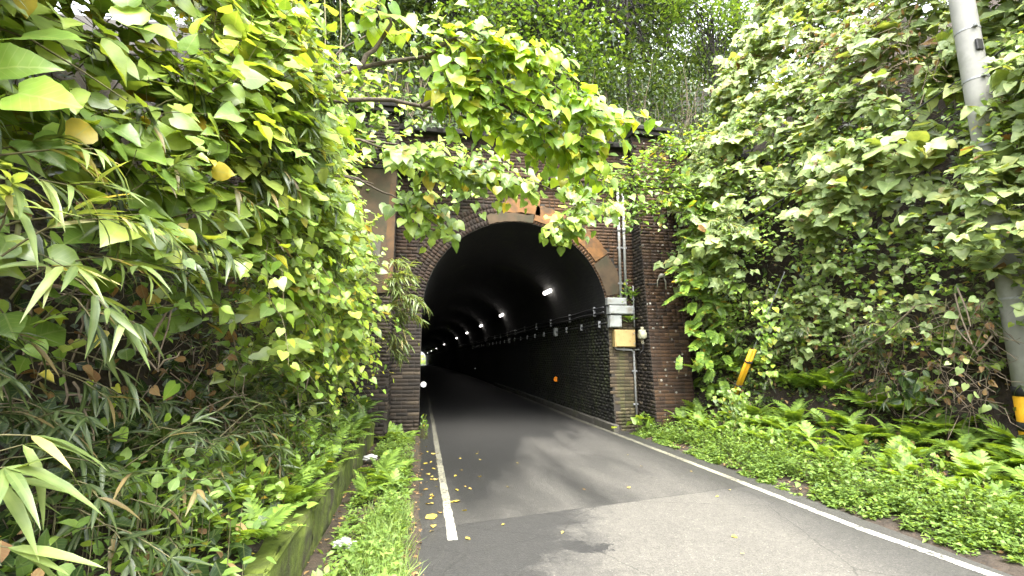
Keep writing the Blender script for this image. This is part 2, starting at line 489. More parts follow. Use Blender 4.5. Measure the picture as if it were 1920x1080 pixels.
def shoots(P0, D0, Ln, n, size, out, droop=.5, jit=.18, hang=.6, upb=.8, outb=.6, rj=.3, tri=False, petiole=.35, taper=.45):
    """many leafy shoots at once; returns leaf arrays (with the number of the shoot) and stem polylines"""
    P0 = np.atleast_2d(P0); m = len(P0)
    P = P0.copy(); D = nrm(np.broadcast_to(D0, (m, 3)).copy())
    Ln = np.broadcast_to(Ln, (m,)); size = np.broadcast_to(size, (m,)); out = np.broadcast_to(out, (m, 3))
    pts = [P.copy()]
    LP, LD, LN, LS, LI = [], [], [], [], []
    sg = np.where(rng.random(m) < .5, 1.0, -1.0)
    for i in range(n):
        st = (Ln / n)[:, None]
        D = nrm(D - UP * droop * st + rnd(m, jit))
        P = P + D * st
        pts.append(P.copy())
        side = nrm(np.cross(D, UP) + 1e-6) * (sg * (1 if i % 2 else -1))[:, None]
        s = size * (1 - taper * (i / n) ** 2) * rng.uniform(.72, 1.25, m)
        base = P + side * (petiole * s)[:, None]
        nn = nrm(UP * upb + out * outb + rnd(m, rj))
        ld = nrm(side * .7 + D * .55 - UP * hang + out * .25 + rnd(m, .28))
        if not tri:
            LP.append(base); LD.append(ld); LN.append(nn); LS.append(s); LI.append(np.arange(m))
        else:
            sid = nrm(np.cross(ld, nn))
            for dd, f in ((ld, 1.0), (nrm(ld * .25 + sid), .88), (nrm(ld * .25 - sid), .88)):
                off = ld * (.18 * s)[:, None] if f == 1.0 else 0
                LP.append(base + off); LD.append(nrm(dd - UP * .12 + rnd(m, .12))); LN.append(nrm(nn + rnd(m, .16))); LS.append(s * f); LI.append(np.arange(m))
    return np.concatenate(LP), np.concatenate(LD), np.concatenate(LN), np.concatenate(LS), np.concatenate(LI), np.stack(pts, 1)

def spread(plants, who, sh, proto, mat, r0=.004, r1=.0015, stem=True):
    LP, LD, LN, LS, LI, Q = sh
    for k, p in enumerate(plants):
        q = who[LI] == k
        p.leaves(LP[q], LD[q], LN[q], LS[q], proto, mat)
        if stem and (who == k).any(): p.stems(Q[who == k], r0, r1)
# ------------------------------------------------------------------ materials of the built things
def zoff(y):
    y = np.maximum(y, 0.0); return -.003 * y - .00006 * y * y
def xoff(y):
    y = np.maximum(y, 0.0); return -2.6 * (y / 150) ** 2

def asphalt_mat():
    m, t, b, out = newmat('asphalt')
    pos = wpos(t)
    sx = N(t, 'SeparateXYZ'); L(t, pos, sx.inputs[0])
    X, Y = sx.outputs[0], sx.outputs[1]
    mp = N(t, 'Mapping'); L(t, pos, mp.inputs[0]); mp.inputs['Scale'].default_value = (1.0, .28, 1); mp.inputs['Rotation'].default_value = (0, 0, R(-8))
    big = noise(t, 1.0, 2.5, .5, mp.outputs[0]).outputs[0]
    edge = noise(t, 2.2, 8, .68, pos).outputs[0]
    # dry paths: to the camera's side of an old seam, and along the wheel tracks
    seam = math_(t, 'ADD', math_(t, 'MULTIPLY', X, -.2), math_(t, 'ADD', Y, 4.71))       # < 0 : old surface
    old = math_(t, 'LESS_THAN', seam, 0)
    dx = math_(t, 'ADD', X, .62); dy = math_(t, 'ADD', Y, 5.75)
    # dark patch with a ragged edge on the old surface
    u = math_(t, 'ADD', math_(t, 'MULTIPLY', dx, .75), math_(t, 'MULTIPLY', dy, .66)); v = math_(t, 'SUBTRACT', math_(t, 'MULTIPLY', dy, .75), math_(t, 'MULTIPLY', dx, -.66))
    d2 = math_(t, 'SQRT', math_(t, 'ADD', math_(t, 'POWER', math_(t, 'MULTIPLY', math_(t, 'SUBTRACT', dx, math_(t, 'MULTIPLY', dy, -.5)), 1.6), 2), math_(t, 'POWER', math_(t, 'MULTIPLY', dy, 2.6), 2)))
    spot = math_(t, 'GREATER_THAN', math_(t, 'ADD', edge, math_(t, 'MULTIPLY', math_(t, 'SUBTRACT', .5, d2), .45)), .56)
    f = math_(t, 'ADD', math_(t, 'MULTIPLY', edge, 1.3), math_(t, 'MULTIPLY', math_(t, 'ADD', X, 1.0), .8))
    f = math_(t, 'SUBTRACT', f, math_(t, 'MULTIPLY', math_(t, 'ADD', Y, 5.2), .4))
    dry_old = ramp(t, f, [(.44, (.06, .06, .06)), (.70, (1, 1, 1))])
    L(t, math_(t, 'MULTIPLY', f, .5), dry_old.inputs[0])
    dry_o = math_(t, 'MULTIPLY', dry_old.outputs[0], math_(t, 'SUBTRACT', 1, spot))
    g = math_(t, 'ADD', big, math_(t, 'MULTIPLY', math_(t, 'SUBTRACT', math_(t, 'MULTIPLY', X, .09), math_(t, 'MULTIPLY', Y, .062)), 1.0))
    dry_n = ramp(t, g, [(.56, (0, 0, 0)), (.88, (.8, .8, .8))]).outputs[0]
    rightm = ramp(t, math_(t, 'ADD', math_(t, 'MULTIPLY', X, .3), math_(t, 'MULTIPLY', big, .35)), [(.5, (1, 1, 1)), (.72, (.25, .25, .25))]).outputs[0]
    dry = mixc(t, old, dry_n, dry_o)
    dry = math_(t, 'MULTIPLY', dry, rightm)
    vor = N(t, 'TexVoronoi', Scale=110.0); L(t, pos, vor.inputs['Vector'])
    agg = ramp(t, vor.outputs['Color'], [(.1, (.72, .72, .72)), (.55, (1, 1, 1)), (.90, (1.3, 1.3, 1.25)), (.95, (2.1, 2.1, 2.0))]).outputs[0]
    wet = mixc(t, big, (.0175, .0175, .0165), (.027, .0265, .025))
    wet = mixc(t, old, wet, (.031, .0305, .0295))
    dryc = mixc(t, edge, (.068, .064, .056), (.100, .094, .082))
    col = mixc(t, dry, wet, dryc)
    mid_ = noise(t, 14, 7, .75, pos).outputs[0]
    col = mixc(t, 1.0, col, ramp(t, mid_, [(.3, (.82, .82, .82)), (.7, (1.14, 1.14, 1.13))]).outputs[0], 'MULTIPLY')
    col = mixc(t, 1.0, col, agg, 'MULTIPLY')
    # cracks and the seam
    cr = N(t, 'TexVoronoi', Scale=.55); cr.feature = 'DISTANCE_TO_EDGE'
    wn_ = noise(t, 3.5, 6, .7, pos)
    L(t, mixc(t, .12, pos, wn_.outputs['Color'], 'ADD'), cr.inputs['Vector'])
    crack = math_(t, 'LESS_THAN', cr.outputs[0], .0035)
    sm = math_(t, 'LESS_THAN', math_(t, 'ABSOLUTE', math_(t, 'ADD', seam, math_(t, 'MULTIPLY', math_(t, 'SUBTRACT', edge, .5), .08))), .012)
    dk = math_(t, 'MAXIMUM', math_(t, 'MULTIPLY', crack, math_(t, 'MULTIPLY', old, .4)), math_(t, 'MULTIPLY', sm, .35))
    col = mixc(t, dk, col, (.012, .012, .011))
    L(t, col, b.inputs['Base Color'])
    rg = ramp(t, dry, [(0, (.50, .50, .50)), (.6, (.85, .85, .85))]).outputs[0]
    L(t, rg, b.inputs['Roughness'])
    b.inputs['Specular IOR Level'].default_value = .32
    bump(t, math_(t, 'SUBTRACT', vor.outputs['Distance'], math_(t, 'MULTIPLY', dk, 2)), .5, .006, b)
    return m
M['asphalt'] = asphalt_mat()
AC, AR = (-.08, 2.45), 1.98                       # springing centre and radius of the arch

def paint_mat():
    m, t, b, out = newmat('road_paint')
    pos = wpos(t)
    n1 = noise(t, 26, 6, .7, pos).outputs[0]; n2 = noise(t, 2.4, 4, .6, pos).outputs[0]
    sx = N(t, 'SeparateXYZ'); L(t, pos, sx.inputs[0])
    wear = math_(t, 'ADD', math_(t, 'MULTIPLY', n1, .8), math_(t, 'MULTIPLY', n2, .35))
    f = ramp(t, wear, [(.49, (1, 1, 1)), (.56, (0, 0, 0))]).outputs[0]
    paint_tone = ramp(t, math_(t, 'MULTIPLY', math_(t, 'ADD', sx.outputs[1], 9), .1), [(.30, (.44, .43, .39)), (.5, (.25, .24, .175)), (.9, (.09, .086, .062))]).outputs[0]  # paint gets darker and yellower towards the tunnel
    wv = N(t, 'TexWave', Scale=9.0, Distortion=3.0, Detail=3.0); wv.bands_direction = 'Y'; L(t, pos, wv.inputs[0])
    c = mixc(t, math_(t, 'MULTIPLY', math_(t, 'LESS_THAN', wv.outputs['Fac'], .12), .5), paint_tone, (.1, .1, .09))
    c = mixc(t, 1.0, c, ramp(t, n2, [(.3, (.75, .74, .7)), (.7, (1.05, 1.05, 1.05))]).outputs[0], 'MULTIPLY')
    L(t, mixc(t, f, c, (.045, .044, .04)), b.inputs['Base Color'])
    b.inputs['Roughness'].default_value = .6
    bump(t, n1, .4, .006, b)
    return m
M['paint'] = paint_mat()

def brick_mat(name, stops, stain=(.012, .011, .010), amount=.5, specks=0.0, green=0.0, left=None, rust=False):
    m, t, b, out = newmat(name)
    pos = wpos(t)
    c = ramp(t, rand_id(t), stops).outputs[0]
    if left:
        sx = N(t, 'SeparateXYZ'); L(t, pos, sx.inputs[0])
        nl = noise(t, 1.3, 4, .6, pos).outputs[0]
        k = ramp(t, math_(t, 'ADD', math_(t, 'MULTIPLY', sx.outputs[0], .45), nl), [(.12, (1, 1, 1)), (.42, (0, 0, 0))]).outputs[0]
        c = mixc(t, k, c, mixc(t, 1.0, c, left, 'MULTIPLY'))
    mp = N(t, 'Mapping'); L(t, pos, mp.inputs[0]); mp.inputs['Scale'].default_value = (1.6, 1.6, .35)
    st = noise(t, 1.6, 6, .65, mp.outputs[0]).outputs[0]
    c = mixc(t, math_(t, 'MULTIPLY', ramp(t, st, [(.42, (0, 0, 0)), (.66, (1, 1, 1))]).outputs[0], amount), c, stain)
    fine = noise(t, 40, 6, .7, pos).outputs[0]
    if rust:
        s3 = N(t, 'SeparateXYZ'); L(t, pos, s3.inputs[0])
        ra = math_(t, 'SQRT', math_(t, 'ADD', math_(t, 'POWER', math_(t, 'ADD', s3.outputs[0], AC[0] * -1), 2), math_(t, 'POWER', math_(t, 'SUBTRACT', s3.outputs[2], AC[1]), 2)))
        rn = noise(t, 1.9, 5, .65, pos).outputs[0]
        k3 = ramp(t, math_(t, 'ADD', math_(t, 'ABSOLUTE', math_(t, 'SUBTRACT', ra, 2.25)), math_(t, 'MULTIPLY', rn, .9)), [(.50, (1, 1, 1)), (1.0, (0, 0, 0))]).outputs[0]
        k4 = ramp(t, math_(t, 'ADD', s3.outputs[0], math_(t, 'MULTIPLY', rn, .8)), [(.0, (0, 0, 0)), (.35, (1, 1, 1))]).outputs[0]
        k5 = math_(t, 'GREATER_THAN', s3.outputs[2], 3.1)
        c = mixc(t, math_(t, 'MULTIPLY', math_(t, 'MULTIPLY', k3, k4), math_(t, 'MULTIPLY', k5, .72)), c, (.105, .050, .015))
    c = mixc(t, 1.0, c, ramp(t, fine, [(.25, (.42, .42, .42)), (.75, (1.12, 1.08, 1.02))]).outputs[0], 'MULTIPLY')
    if green:
        gn = noise(t, 2.4, 5, .7, mp.outputs[0]).outputs[0]
        c = mixc(t, math_(t, 'MULTIPLY', ramp(t, gn, [(.45, (0, 0, 0)), (.62, (1, 1, 1))]).outputs[0], green), c, (.05, .062, .016))
    if specks:
        vo = N(t, 'TexVoronoi', Scale=7.0); L(t, pos, vo.inputs['Vector'])
        ds = math_(t, 'SUBTRACT', vo.outputs['Distance'], math_(t, 'MULTIPLY', fine, .16))
        pm = ramp(t, noise(t, 1.4, 3, .6, pos).outputs[0], [(.42, (0, 0, 0)), (.55, (1, 1, 1))]).outputs[0]
        c = mixc(t, math_(t, 'MULTIPLY', math_(t, 'MULTIPLY', math_(t, 'LESS_THAN', ds, .085), pm), specks), c, (.26, .25, .21))
    L(t, c, b.inputs['Base Color'])
    b.inputs['Roughness'].default_value = .82
    b.inputs['Specular IOR Level'].default_value = .3
    bump(t, fine, .5, .006, b)
    return m
_st = [(0, (0.0235, 0.0125, 0.0061)), (.3, (0.0403, 0.0211, 0.0095)), (.6, (0.0538, 0.0278, 0.0122)), (.85, (0.0672, 0.0355, 0.0152)), (1, (0.0918, 0.0576, 0.0289))]
_dk = [(0, (0.0108, 0.0082, 0.0054)), (.4, (0.0184, 0.0138, 0.0088)), (.7, (0.0270, 0.0194, 0.0122)), (.92, (0.0389, 0.0291, 0.0184)), (1, (0.0810, 0.0640, 0.0432))]
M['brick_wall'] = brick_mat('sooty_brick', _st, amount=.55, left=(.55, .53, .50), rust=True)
M['brick_dark'] = brick_mat('dark_grey_brick', _dk, amount=.35)
M['brick_red'] = brick_mat('red_brown_brick', _st, amount=.35, specks=.8)
M['brick_green'] = brick_mat('mossy_brick', [(0, (.035, .026, .016)), (.5, (.065, .047, .027)), (1, (.11, .085, .05))], amount=.4, green=.45)
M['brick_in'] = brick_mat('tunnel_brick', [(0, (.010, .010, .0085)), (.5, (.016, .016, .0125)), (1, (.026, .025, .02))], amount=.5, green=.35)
M['mortar'] = simple('mortar', (.026, .022, .017), .95, .35, 9, .006, dirt=((.013, .012, .010), 1.5, .5))
M['mortar_dark'] = simple('dark_mortar', (.026, .0215, .0165), .95, .7, 2.2, .006)
M['soot'] = simple('sooty_coping', (.011, .010, .008), .95, .4, 5, .006)
M['render_rust'] = simple('rust_stained_render', (.125, .058, .016), .85, .45, 3.2, .004, dirt=((.05, .030, .014), 3.0, .48))
M['rust_edge'] = simple('rust_streaked_edge', (.060, .031, .010), .85, .45, 3.2, .004, dirt=((.035, .022, .011), 2.4, .46))
M['render_brown'] = simple('weathered_render', (.050, .033, .017), .9, .4, 3.2, .004, dirt=((.030, .027, .013), 2.0, .48))
M['render_grey'] = simple('grey_render', (.07, .064, .05), .9, .2, 5, .003)

def lining_mat():
    m, t, b, out = newmat('tunnel_lining')
    uv = N(t, 'UVMap').outputs[0]
    br = N(t, 'TexBrick', Scale=1.0)
    L(t, uv, br.inputs['Vector'])
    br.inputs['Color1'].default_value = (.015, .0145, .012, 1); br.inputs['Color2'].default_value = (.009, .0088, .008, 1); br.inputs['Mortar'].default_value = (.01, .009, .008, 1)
    br.inputs['Brick Width'].default_value = .235; br.inputs['Row Height'].default_value = .072; br.inputs['Mortar Size'].default_value = .006
    pos = wpos(t)
    mp = N(t, 'Mapping'); L(t, pos, mp.inputs[0]); mp.inputs['Scale'].default_value = (1, 1.2, .22)
    st = noise(t, 1.5, 6, .65, mp.outputs[0]).outputs[0]
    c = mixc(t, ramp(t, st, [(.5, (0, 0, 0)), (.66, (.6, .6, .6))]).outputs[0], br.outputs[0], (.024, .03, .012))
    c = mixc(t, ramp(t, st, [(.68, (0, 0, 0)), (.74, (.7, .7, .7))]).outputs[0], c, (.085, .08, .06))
    L(t, c, b.inputs['Base Color']); b.inputs['Roughness'].default_value = .75
    bump(t, math_(t, 'MULTIPLY', br.outputs['Fac'], -1), .6, .012, b)
    return m
M['lining'] = lining_mat()
M['concrete'] = simple('concrete', (.22, .217, .195), .85, .12, 5, .002, dirt=((.15, .155, .12), 1.3, .5))
M['kerb'] = simple('kerb_concrete', (.05, .046, .037), .9, .35, 6, .004, dirt=((.05, .05, .03), 2.2, .48))
M['grey_box'] = simple('grey_painted_metal', (.23, .24, .225), .5, .12, 7, 0, dirt=((.15, .14, .11), 5, .53))
M['conduit'] = simple('grey_conduit', (.22, .22, .21), .55, .12, 12, dirt=((.2, .16, .11), 5, .58))
M['cream_box'] = simple('rusting_cream_paint', (.31, .225, .085), .6, .14, 6, 0, dirt=((.15, .065, .018), 9, .56))
M['beige'] = simple('beige_plastic', (.25, .25, .165), .5, .08, 6)
M['pale'] = simple('pale_plastic', (.34, .32, .22), .5, .08, 6)
M['cable'] = simple('black_cable', (.015, .015, .015), .5, .2, 20)
M['galv'] = simple('galvanised_steel', (.24, .245, .245), .5, .15, 18, metal=.3)
M['yellow'] = simple('yellow_guard', (.62, .33, .015), .5, .14, 6, 0, dirt=((.3, .16, .03), 7, .6))
M['black'] = simple('black_band', (.02, .02, .02), .6, .2, 10)
M['white_bag'] = simple('crumpled_white_plastic', (.4, .4, .37), .5, .15, 12)
M['reflector_orange'] = simple('orange_reflector', (.75, .22, .01), .25, .1, 10)
M['reflector_white'] = simple('white_reflector', (.4, .4, .39), .25, .1, 10)
M['insulator'] = simple('pale_ceramic', (.28, .265, .22), .4, .15, 12)
def emit(name, col, s):
    m, t, b, out = newmat(name)
    e = N(t, 'Emission', Strength=s); e.inputs['Color'].default_value = (*col, 1)
    L(t, e.outputs[0], out.inputs['Surface'])
    return m
M['lamp'] = emit('lit_tube', (1, .93, .88), 1.2)

# ------------------------------------------------------------------ the setting
def grid(name, xs, ys, f, mat, kind='structure', smooth=True):
    Xg, Yg = np.meshgrid(xs, ys)
    Z = f(Xg, Yg)
    V = np.stack([Xg, Yg, Z], -1).reshape(-1, 3) if not isinstance(Z, tuple) else np.stack(Z, -1).reshape(-1, 3)
    nx, ny = len(xs), len(ys)
    i = np.arange(ny - 1)[:, None] * nx + np.arange(nx - 1)[None]
    F = np.stack([i, i + 1, i + nx + 1, i + nx], -1).reshape(-1, 4)
    return obj(name, mesh_np(name, V, F, None, [mat], None, smooth), None, kind)

def lump(x, y, s=1.0):
    return (np.sin(1.7 * x * s + 1.3) * np.sin(1.3 * y * s + .4) + .6 * np.sin(3.1 * x * s + .7 * y * s) + .5 * np.sin(4.3 * y * s - 1.1 * x * s + 2) + .3 * np.sin(8.3 * y * s + 2.1 * x)) / 2.0

def bank_left(x, y):
    d = -2.95 - x
    return np.interp(d, [-.2, 0, .4, 1.2, 1.9, 2.9, 4.8, 10, 27], [.3, .42, .60, 1.3, 2.6, 4.6, 7, 9.5, 13]) + .16 * lump(x, y) * np.clip(d * 1.5, .1, 1.6)
def bank_right(x, y):
    sh = 1.15 * np.clip((y + 4.8) / 3.8, 0, 1)
    return np.interp(x + sh * np.clip((x - 2.6) / .8, 0, 1), [2.2, 2.35, 2.7, 3.5, 4.5, 5.1, 5.7, 6.5, 8.3, 13, 32], [-.02, .03, .09, .2, .42, 1.5, 3.1, 5.2, 8, 11, 15]) + .14 * lump(x, y) * np.clip((x - 2.5) * .5, .06, 1.6)

grid('ground', np.linspace(-300, 300, 25), np.concatenate([np.linspace(-300, 0, 13), np.linspace(10, 500, 60)]), lambda x, y: -.12 + zoff(y) + 0 * x, M['soil'])
ys = np.concatenate([np.linspace(-40, -10, 8), np.linspace(-9, .9, 60), np.linspace(2, 200, 80)])
def road_f(x, y):
    w = np.clip((y - .0) / .5, 0, 1)
    return (np.where(y > 0, np.clip(x, -2.04, 2.02), x) + xoff(y), y, zoff(y) + .0 * x)
grid('road', np.linspace(-2.04, 2.42, 14), ys, road_f, M['asphalt'])

def ribbon(name, pts, w, mat, z=.004, jag=.0):
    V, F = [], []
    P = [Vector((p[0], p[1], 0)) for p in pts]
    for i, p in enumerate(P):
        d = (P[min(i + 1, len(P) - 1)] - P[max(i - 1, 0)]).normalized()
        s = Vector((d.y, -d.x, 0))
        zz = float(zoff(p.y)) + z
        j1, j2 = random.uniform(-jag, jag), random.uniform(-jag, jag)
        V += [(p - s * (w / 2 + j1))[:2] + (zz,), (p + s * (w / 2 + j2))[:2] + (zz,)]
    V = [(*v[:2], v[2]) for v in V]
    for i in range(len(P) - 1): F.append((2 * i, 2 * i + 1, 2 * i + 3, 2 * i + 2))
    return obj(name, mesh_np(name, np.array(V), np.array(F), None, [mat]), None, 'structure')
yl = np.concatenate([np.arange(-5.42, 3, .09), np.arange(3, 150, 3)])
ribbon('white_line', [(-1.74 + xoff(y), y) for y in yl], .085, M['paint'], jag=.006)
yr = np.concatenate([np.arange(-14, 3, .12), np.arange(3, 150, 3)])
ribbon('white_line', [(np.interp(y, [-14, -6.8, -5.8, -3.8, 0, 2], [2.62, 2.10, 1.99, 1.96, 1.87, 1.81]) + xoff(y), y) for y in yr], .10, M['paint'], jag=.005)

grid('left_bank', np.concatenate([[-2.93], np.linspace(-3.05, -6, 26), np.linspace(-7, -32, 12)])[::-1], np.linspace(-18, .96, 70), bank_left, M['soil'])
grid('right_bank', np.concatenate([np.linspace(2.2, 6.5, 36), np.linspace(7, 34, 12)]), np.linspace(-18, .96, 70), bank_right, M['soil'])
def verge_l(x, y): return .035 + .02 * lump(x * 3, y * 3) + .04 * np.clip(-2.3 - x, 0, 1) - .06 * np.clip((x + 2.1) / .12, 0, 1)
grid('left_verge', np.linspace(-3.0, -1.98, 12), np.linspace(-18, .1, 90), verge_l, M['litter'])
def hill_f(x, y):
    h = np.interp(y, [.9, 2, 4, 8, 14, 20, 120, 150], [6.1, 7.4, 9.8, 13.3, 17.0, 18.5, 15, 6.5]) + .35 * lump(x * .6, y * .6) * np.clip((y - .9) * .5, 0, 1)
    side = np.where(x < 0, bank_left(x, 0 * y), bank_right(x, 0 * y))
    return np.maximum(h, np.where(np.abs(x) > 4.5, side, 0))
grid('hill', np.linspace(-34, 34, 60), np.concatenate([np.linspace(.9, 20, 30), np.linspace(24, 150, 20)]), hill_f, M['forest_floor'])

# mossy retaining wall along the left verge: cast blocks
rw = thing('retaining_wall', 'low moss-covered retaining wall along the foot of the overgrown left bank', 'wall', (-2.95, -4.5, 0))
yy = -9.2
while yy < -.95:
    ln = 1.15 + random.uniform(-.05, .05)
    m = MB()
    m.box((-.04 + random.uniform(-.012, .012), yy + ln / 2 + 4.5, .2), (.30, ln - .03, .46 + random.uniform(-.03, .03)), bev=.03, seg=2)
    bmesh.ops.subdivide_edges(m.b, edges=m.b.edges, cuts=3, use_grid_fill=True)
    for v in m.b.verts: v.co += Vector((random.gauss(0, .006), 0, random.gauss(0, .007)))
    m.build('block', M['moss'], rw, smooth=True)
    yy += ln

# ------------------------------------------------------------------ the portal and its tunnel
tun = thing('tunnel', 'old dark brick road tunnel with rust-stained arched mouth between battered pilasters', 'tunnel')
AC, AR = (-.08, 2.45), 1.98
def contour(na=40):
    c = [(2.03, -.15), (2.01, .35), (1.98, 1.0), (1.94, 1.75)]
    c += [(AC[0] + AR * math.cos(a), AC[1] + AR * math.sin(a)) for a in np.linspace(0, math.pi, na)]
    return c + [(-2.06, 1.75), (-2.06, 1.0), (-2.06, .35), (-2.06, -.15)]
def front_wall(y0, y1, x0, x1, ztop, mat, dx=0, dz=0):
    b = bmesh.new(); c = contour()
    def outer(p):
        if p[1] < AC[1] + .01: return (x1 if p[0] > 0 else x0, p[1])
        d = Vector((p[0] - AC[0], p[1] - AC[1])).normalized()
        s = 1e9
        if d.y > 1e-6: s = min(s, (ztop - AC[1]) / d.y)
        if d.x > 1e-6: s = min(s, (x1 - AC[0]) / d.x)
        if d.x < -1e-6: s = min(s, (x0 - AC[0]) / d.x)
        return (AC[0] + d.x * s, AC[1] + d.y * s)
    o = [outer(p) for p in c]
    # corner points in the outer row
    for y in (y0, y1):
        ci = [b.verts.new((p[0] + dx, y, p[1] + dz)) for p in c]; oi = [b.verts.new((p[0] + dx, y, p[1] + dz)) for p in o]
        for k in range(len(c) - 1):
            q = [ci[k], oi[k], oi[k + 1], ci[k + 1]]
            if abs(o[k][0] - o[k + 1][0]) > .001 and abs(o[k][1] - o[k + 1][1]) > .001:   # wraps a corner
                cx = x1 if o[k][0] > 0 else x0
                q = [ci[k], oi[k], b.verts.new((cx + dx, y, ztop + dz)), oi[k + 1], ci[k + 1]]
            b.faces.new(q)
    b.faces.new([b.verts.new((x + dx, y, ztop + dz)) for x, y in ((x0, y0), (x1, y0), (x1, y1), (x0, y1))])
    bmesh.ops.remove_doubles(b, verts=b.verts, dist=1e-5)
    bmesh.ops.recalc_face_normals(b, faces=b.faces)
    me = bpy.data.meshes.new('face_wall'); b.to_mesh(me); b.free(); me.materials.append(mat)
    return obj('face_wall', me, tun)
front_wall(0, .9, -7.5, 7.5, 6.25, M['mortar_dark'])
front_wall(149.5, 150, -9, 9, 6.0, M['mortar'], float(xoff(150)), float(zoff(150)))

# the bore
c = np.array(contour(36)); s = np.concatenate([[0], np.cumsum(np.linalg.norm(np.diff(c, axis=0), axis=1))])
yb = np.concatenate([[0, .5, 1, 2, 4], np.linspace(7, 150, 50)])
V = np.array([(x + xoff(y), y, z + zoff(y)) for y in yb for x, z in c]); UV = np.array([(y, q) for y in yb for q in s])
k = len(c); i = np.arange(len(yb) - 1)[:, None] * k + np.arange(k - 1)[None]
F = np.stack([i, i + 1, i + k + 1, i + k], -1).reshape(-1, 4)
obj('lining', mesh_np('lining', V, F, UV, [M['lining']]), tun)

BOX = np.array([(x, y, z) for x in (-.5, .5) for y in (-.5, .5) for z in (-.5, .5)])
BOXF = np.array([(0, 1, 3, 2), (4, 6, 7, 5), (0, 4, 5, 1), (2, 3, 7, 6), (1, 5, 7, 3), (0, 2, 6, 4)])
def brick_mesh(mat):
    key = ('brick', mat)
    if key not in _leaf_mesh: _leaf_mesh[key] = mesh_np('brick', BOX, BOXF, None, [M[mat]], None, False)
    return _leaf_mesh[key]
def courses(org, u, v, width, height, skip=None, bl=.225, ch=.072, th=.03, width_at=None):
    """bricks laid on a plane: matrices, with U along the course, V up and N outward"""
    u, v = nrm(u), nrm(v); n = np.cross(u, v)
    out = []
    nr = int(height / ch)
    for r in range(nr):
        x = -(.5 if r % 2 else 0) * bl * 1.0 - random.uniform(0, .02)
        while x < width:
            w = bl if random.random() < .72 else bl * .5
            a, b_ = max(0, x), min(width, x + w)
            x += w
            if b_ - a < .05: continue
            cu, cv = (a + b_) / 2, (r + .5) * ch
            p = np.array(org) + u * cu + v * cv
            if skip and skip(p): continue
            d = random.uniform(.0005, .0045)
            out.append((p + n * (d - th / 2), u * (b_ - a - .010), v * (ch - .008 + random.uniform(-.002, .002)), n * th))
    return out
def bmat(q):
    p, a, b_, n = q
    m = Matrix.Identity(4)
    for i in range(3): m[i][0], m[i][1], m[i][2], m[i][3] = a[i], b_[i], n[i], p[i]
    return m
def lay(parent, single, rest, mat, origin=(0, 0, 0)):
    for q in single:
        o = obj('brick', brick_mesh(mat), parent); o.matrix_basis = Matrix.Translation(-Vector(origin)) @ bmat(q)
    if rest:
        A = np.array([[q[1], q[2], q[3]] for q in rest]); Pn = np.array([q[0] for q in rest]) - np.array(origin)
        Vv = (np.einsum('vk,nkj->nvj', BOX, A) + Pn[:, None]).reshape(-1, 3)
        Ff = (BOXF[None] + (np.arange(len(rest)) * 8)[:, None, None]).reshape(-1, 4)
        obj('brick', mesh_np('brick_courses', Vv, Ff, None, [M[mat]], None, False), parent, 'stuff')

in_ring = lambda p: math.hypot(p[0] - AC[0], p[2] - AC[1]) < AR + .455 and p[2] > AC[1] - .02
in_hole = lambda p: p[2] <= AC[1] and -2.07 < p[0] < 2.03 - (p[2] - 0) * .053 + .02
skipw = lambda p: in_ring(p) or in_hole(p)
# jambs, spandrels and parapet on the face wall
lj = courses((-2.62, 0, -.1), (1, 0, 0), (0, 0, 1), .56, 2.55, skipw)
lay(tun, lj[20:115], lj[:20] + lj[115:], 'brick_dark')
rj = courses((1.93, 0, -.1), (1, 0, 0), (0, 0, 1), .62, 2.55, skipw)
rj = [q for q in rj if q[0][0] - np.linalg.norm(q[1]) / 2 > 2.03 - q[0][2] * .053 - .06]
lay(tun, rj[24:104], rj[:24] + rj[104:], 'brick_green')
sp = courses((-2.62, 0, 2.42), (1, 0, 0), (0, 0, 1), 5.17, 2.88, skipw)
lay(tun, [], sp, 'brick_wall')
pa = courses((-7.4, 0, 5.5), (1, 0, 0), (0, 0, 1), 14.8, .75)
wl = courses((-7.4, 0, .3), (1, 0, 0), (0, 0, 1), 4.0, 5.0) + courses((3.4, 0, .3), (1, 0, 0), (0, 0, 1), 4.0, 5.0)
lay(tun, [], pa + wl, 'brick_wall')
# arch ring: four rowlock rings
ar = thing('arch_ring', None, None); ar.parent = tun
q_ring = []
for k in range(4):
    r0 = AR + .004 + .113 * k; nseg = int(math.pi * (r0 + .05) / .071)
    for j in range(nseg):
        a = math.pi * (j + .5) / nseg
        rad = np.array([math.cos(a), 0, math.sin(a)]); tan = np.array([-math.sin(a), 0, math.cos(a)])
        p = np.array([AC[0], 0, AC[1]]) + rad * (r0 + .056)
        q_ring.append((p + np.array([0, -random.uniform(.001, .005) + .03, 0]), tan * (.071 - .008), rad * .107, np.cross(tan, rad) * .06))
lay(ar, [], q_ring, 'brick_wall')
# string course and coping
sc1 = thing('string_course', None, None); sc1.parent = tun
MB().box((0, -.05, 5.345), (15, .12, .075)).build('lower_band', M['mortar'], sc1)
q = courses((-7.4, -.14, 5.385), (1, 0, 0), (0, 0, 1), 14.8, .075)
MB().box((0, -.065, 5.425), (15, .14, .07)).build('upper_band', M['mortar_dark'], sc1)
lay(sc1, [], q, 'brick_wall')
cp = thing('coping', None, None); cp.parent = tun
MB().box((0, .4, 6.31), (15.1, 1.12, .12), bev=.015).build('slab', M['soot'], cp)
